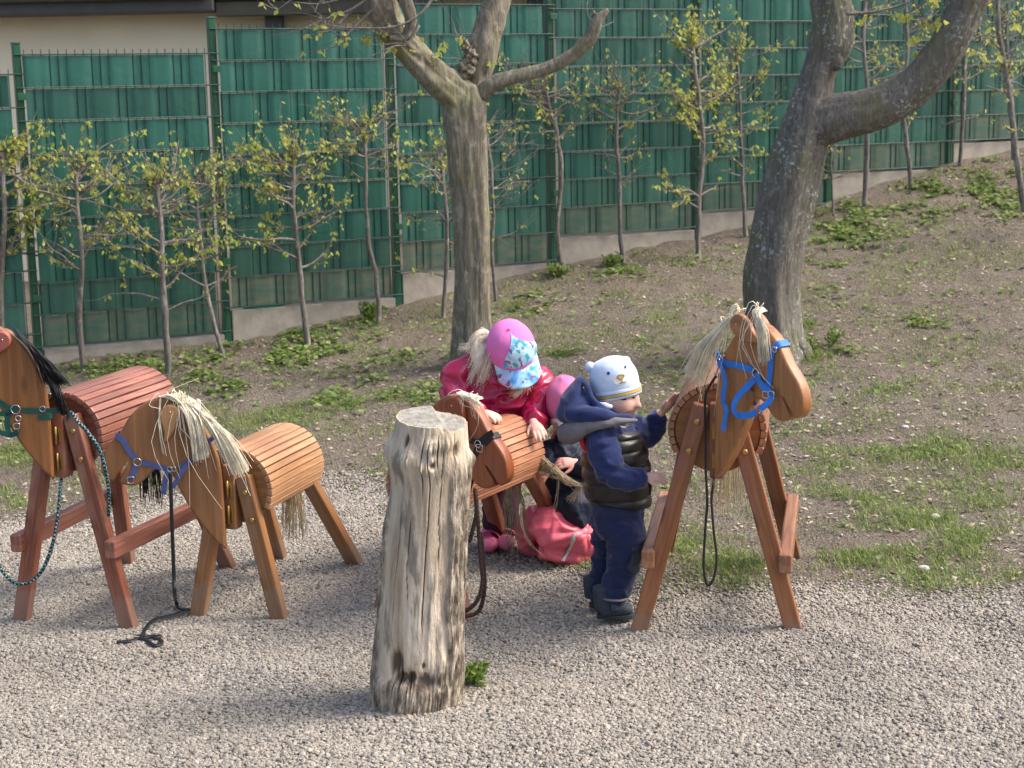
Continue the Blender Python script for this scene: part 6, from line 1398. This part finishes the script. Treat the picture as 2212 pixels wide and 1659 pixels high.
# ------------------------------------------------------------------ small plants and stones
def sprig(name, base, label, cat, nstem, h, lf, mat, seed, spread=.6):
    R_ = random.Random(seed); t = thing(name, label, cat, base); st = []; tips = []
    for _ in range(nstem):
        d = nrmz((R_.gauss(0, spread), R_.gauss(0, spread), 1)); l = h * R_.uniform(.5, 1.0); P = [np.array(base) + np.array([R_.gauss(0, .008), R_.gauss(0, .008), -.005])]
        for k in range(3):
            d = nrmz(d + np.array([R_.gauss(0, .2), R_.gauss(0, .2), .05])); P.append(P[-1] + d * l / 3); tips.append((P[-1], d))
        st.append(sweep(P, [.0022, .0018, .0014, .0009], (.2, .7, .5), 5, 2))
    put('stems', join(st), mat, t); put('leaves', leafset(tips, nstem * 7, lf, seed + 1, -.25), mat, t); return t
M['weed'] = m_leaf('weed_leaf', [(0, (.09, .17, .03)), (.6, (.17, .26, .045)), (1, (.27, .34, .08))], .5, .35)
sprig('weed', ground_px(*c8(580, 1425)), 'small bright green weed growing at the foot of the stump', 'weed', 12, .085, .026, M['weed'], 3)
sprig('weed', ground_px(1795, 745), 'upright yellow green weed beside the leaning tree foot', 'weed', 7, .13, .026, M['weed'], 13, .35)
sprig('weed', ground_px(1745, 762), 'bushy green weed tuft touching the leaning tree foot', 'weed', 14, .10, .028, M['weed'], 23)
sprig('weed', ground_px(800, 690), 'leafy weed clump beside the bare stemmed hornbeam at the concrete board', 'weed', 10, .12, .04, M['weed'], 33)
sprig('weed', ground_px(1205, 600), 'dense dark green weed clump below the S-curved hornbeam', 'weed', 22, .13, .035, M['leaf_g'], 43, .9)
sprig('weed', ground_px(1325, 575), 'low dark green weed clump below the straight bare hornbeam', 'weed', 20, .11, .035, M['leaf_g'], 53, .9)
R_ = random.Random(71)
cut = thing('grass_tuft', 'flattened tuft of long pale green grass blades lying on the bank right of the girl', 'grass tuft', ground_px(1225, 765))
gl_ = []
for _ in range(60):
    b_ = ground_px(1185 + R_.gauss(0, 10), 775 + R_.gauss(0, 4)); d = nrmz((1, R_.gauss(.25, .25), R_.uniform(.05, .4))); l = R_.uniform(.1, .26); gl_.append(catmull([b_, b_ + d * l * .5 + np.array([0, 0, .012]), b_ + d * l], 3))
put('blades', strands(gl_, .0022, 3, .2), M['weed'], cut)
M['stone'] = m_plain('pale_stone', (.46, .43, .39), .8, .2, .2, 30, .4)
for (u, v, r, lab) in ((1995, 1232, .020, 'pale round stone lying in the grass right of the brown horse'), (1955, 925, .018, 'pale flat stone in the middle of the bare slope on the right'), (2020, 1122, .024, 'brownish flat stone half sunk in the soil at the right'), (1800, 862, .014, 'small white stone on the slope by the brown horse muzzle')):
    p = ground_px(u, v); E_ = ellipsoid(np.zeros(3), (r, r * .8, r * .6), None, 18, 11); V = E_[0] * (1 + .15 * fbm(E_[0] / r * 1.3 + u, 2))[:, None]
    o = obj('stone', mesh('stone', V, E_[1], M['stone'], True), None, p + np.array([0, 0, r * .3])); tag(o, lab, 'stone', 'stray stones on the slope')

hz = [np.array([*fence_pt(1 + t, -.05), zz]) for t, zz in ((.10, .352), (.2, .345), (.3, .350), (.38, .362))]
uvtube('garden_hose', hz, .011, m_plain('turquoise_hose', (.05, .45, .33), .4, .4, .1, 20, 0), 'short end of turquoise hose lying at the foot of the second full fence panel', 'hose')
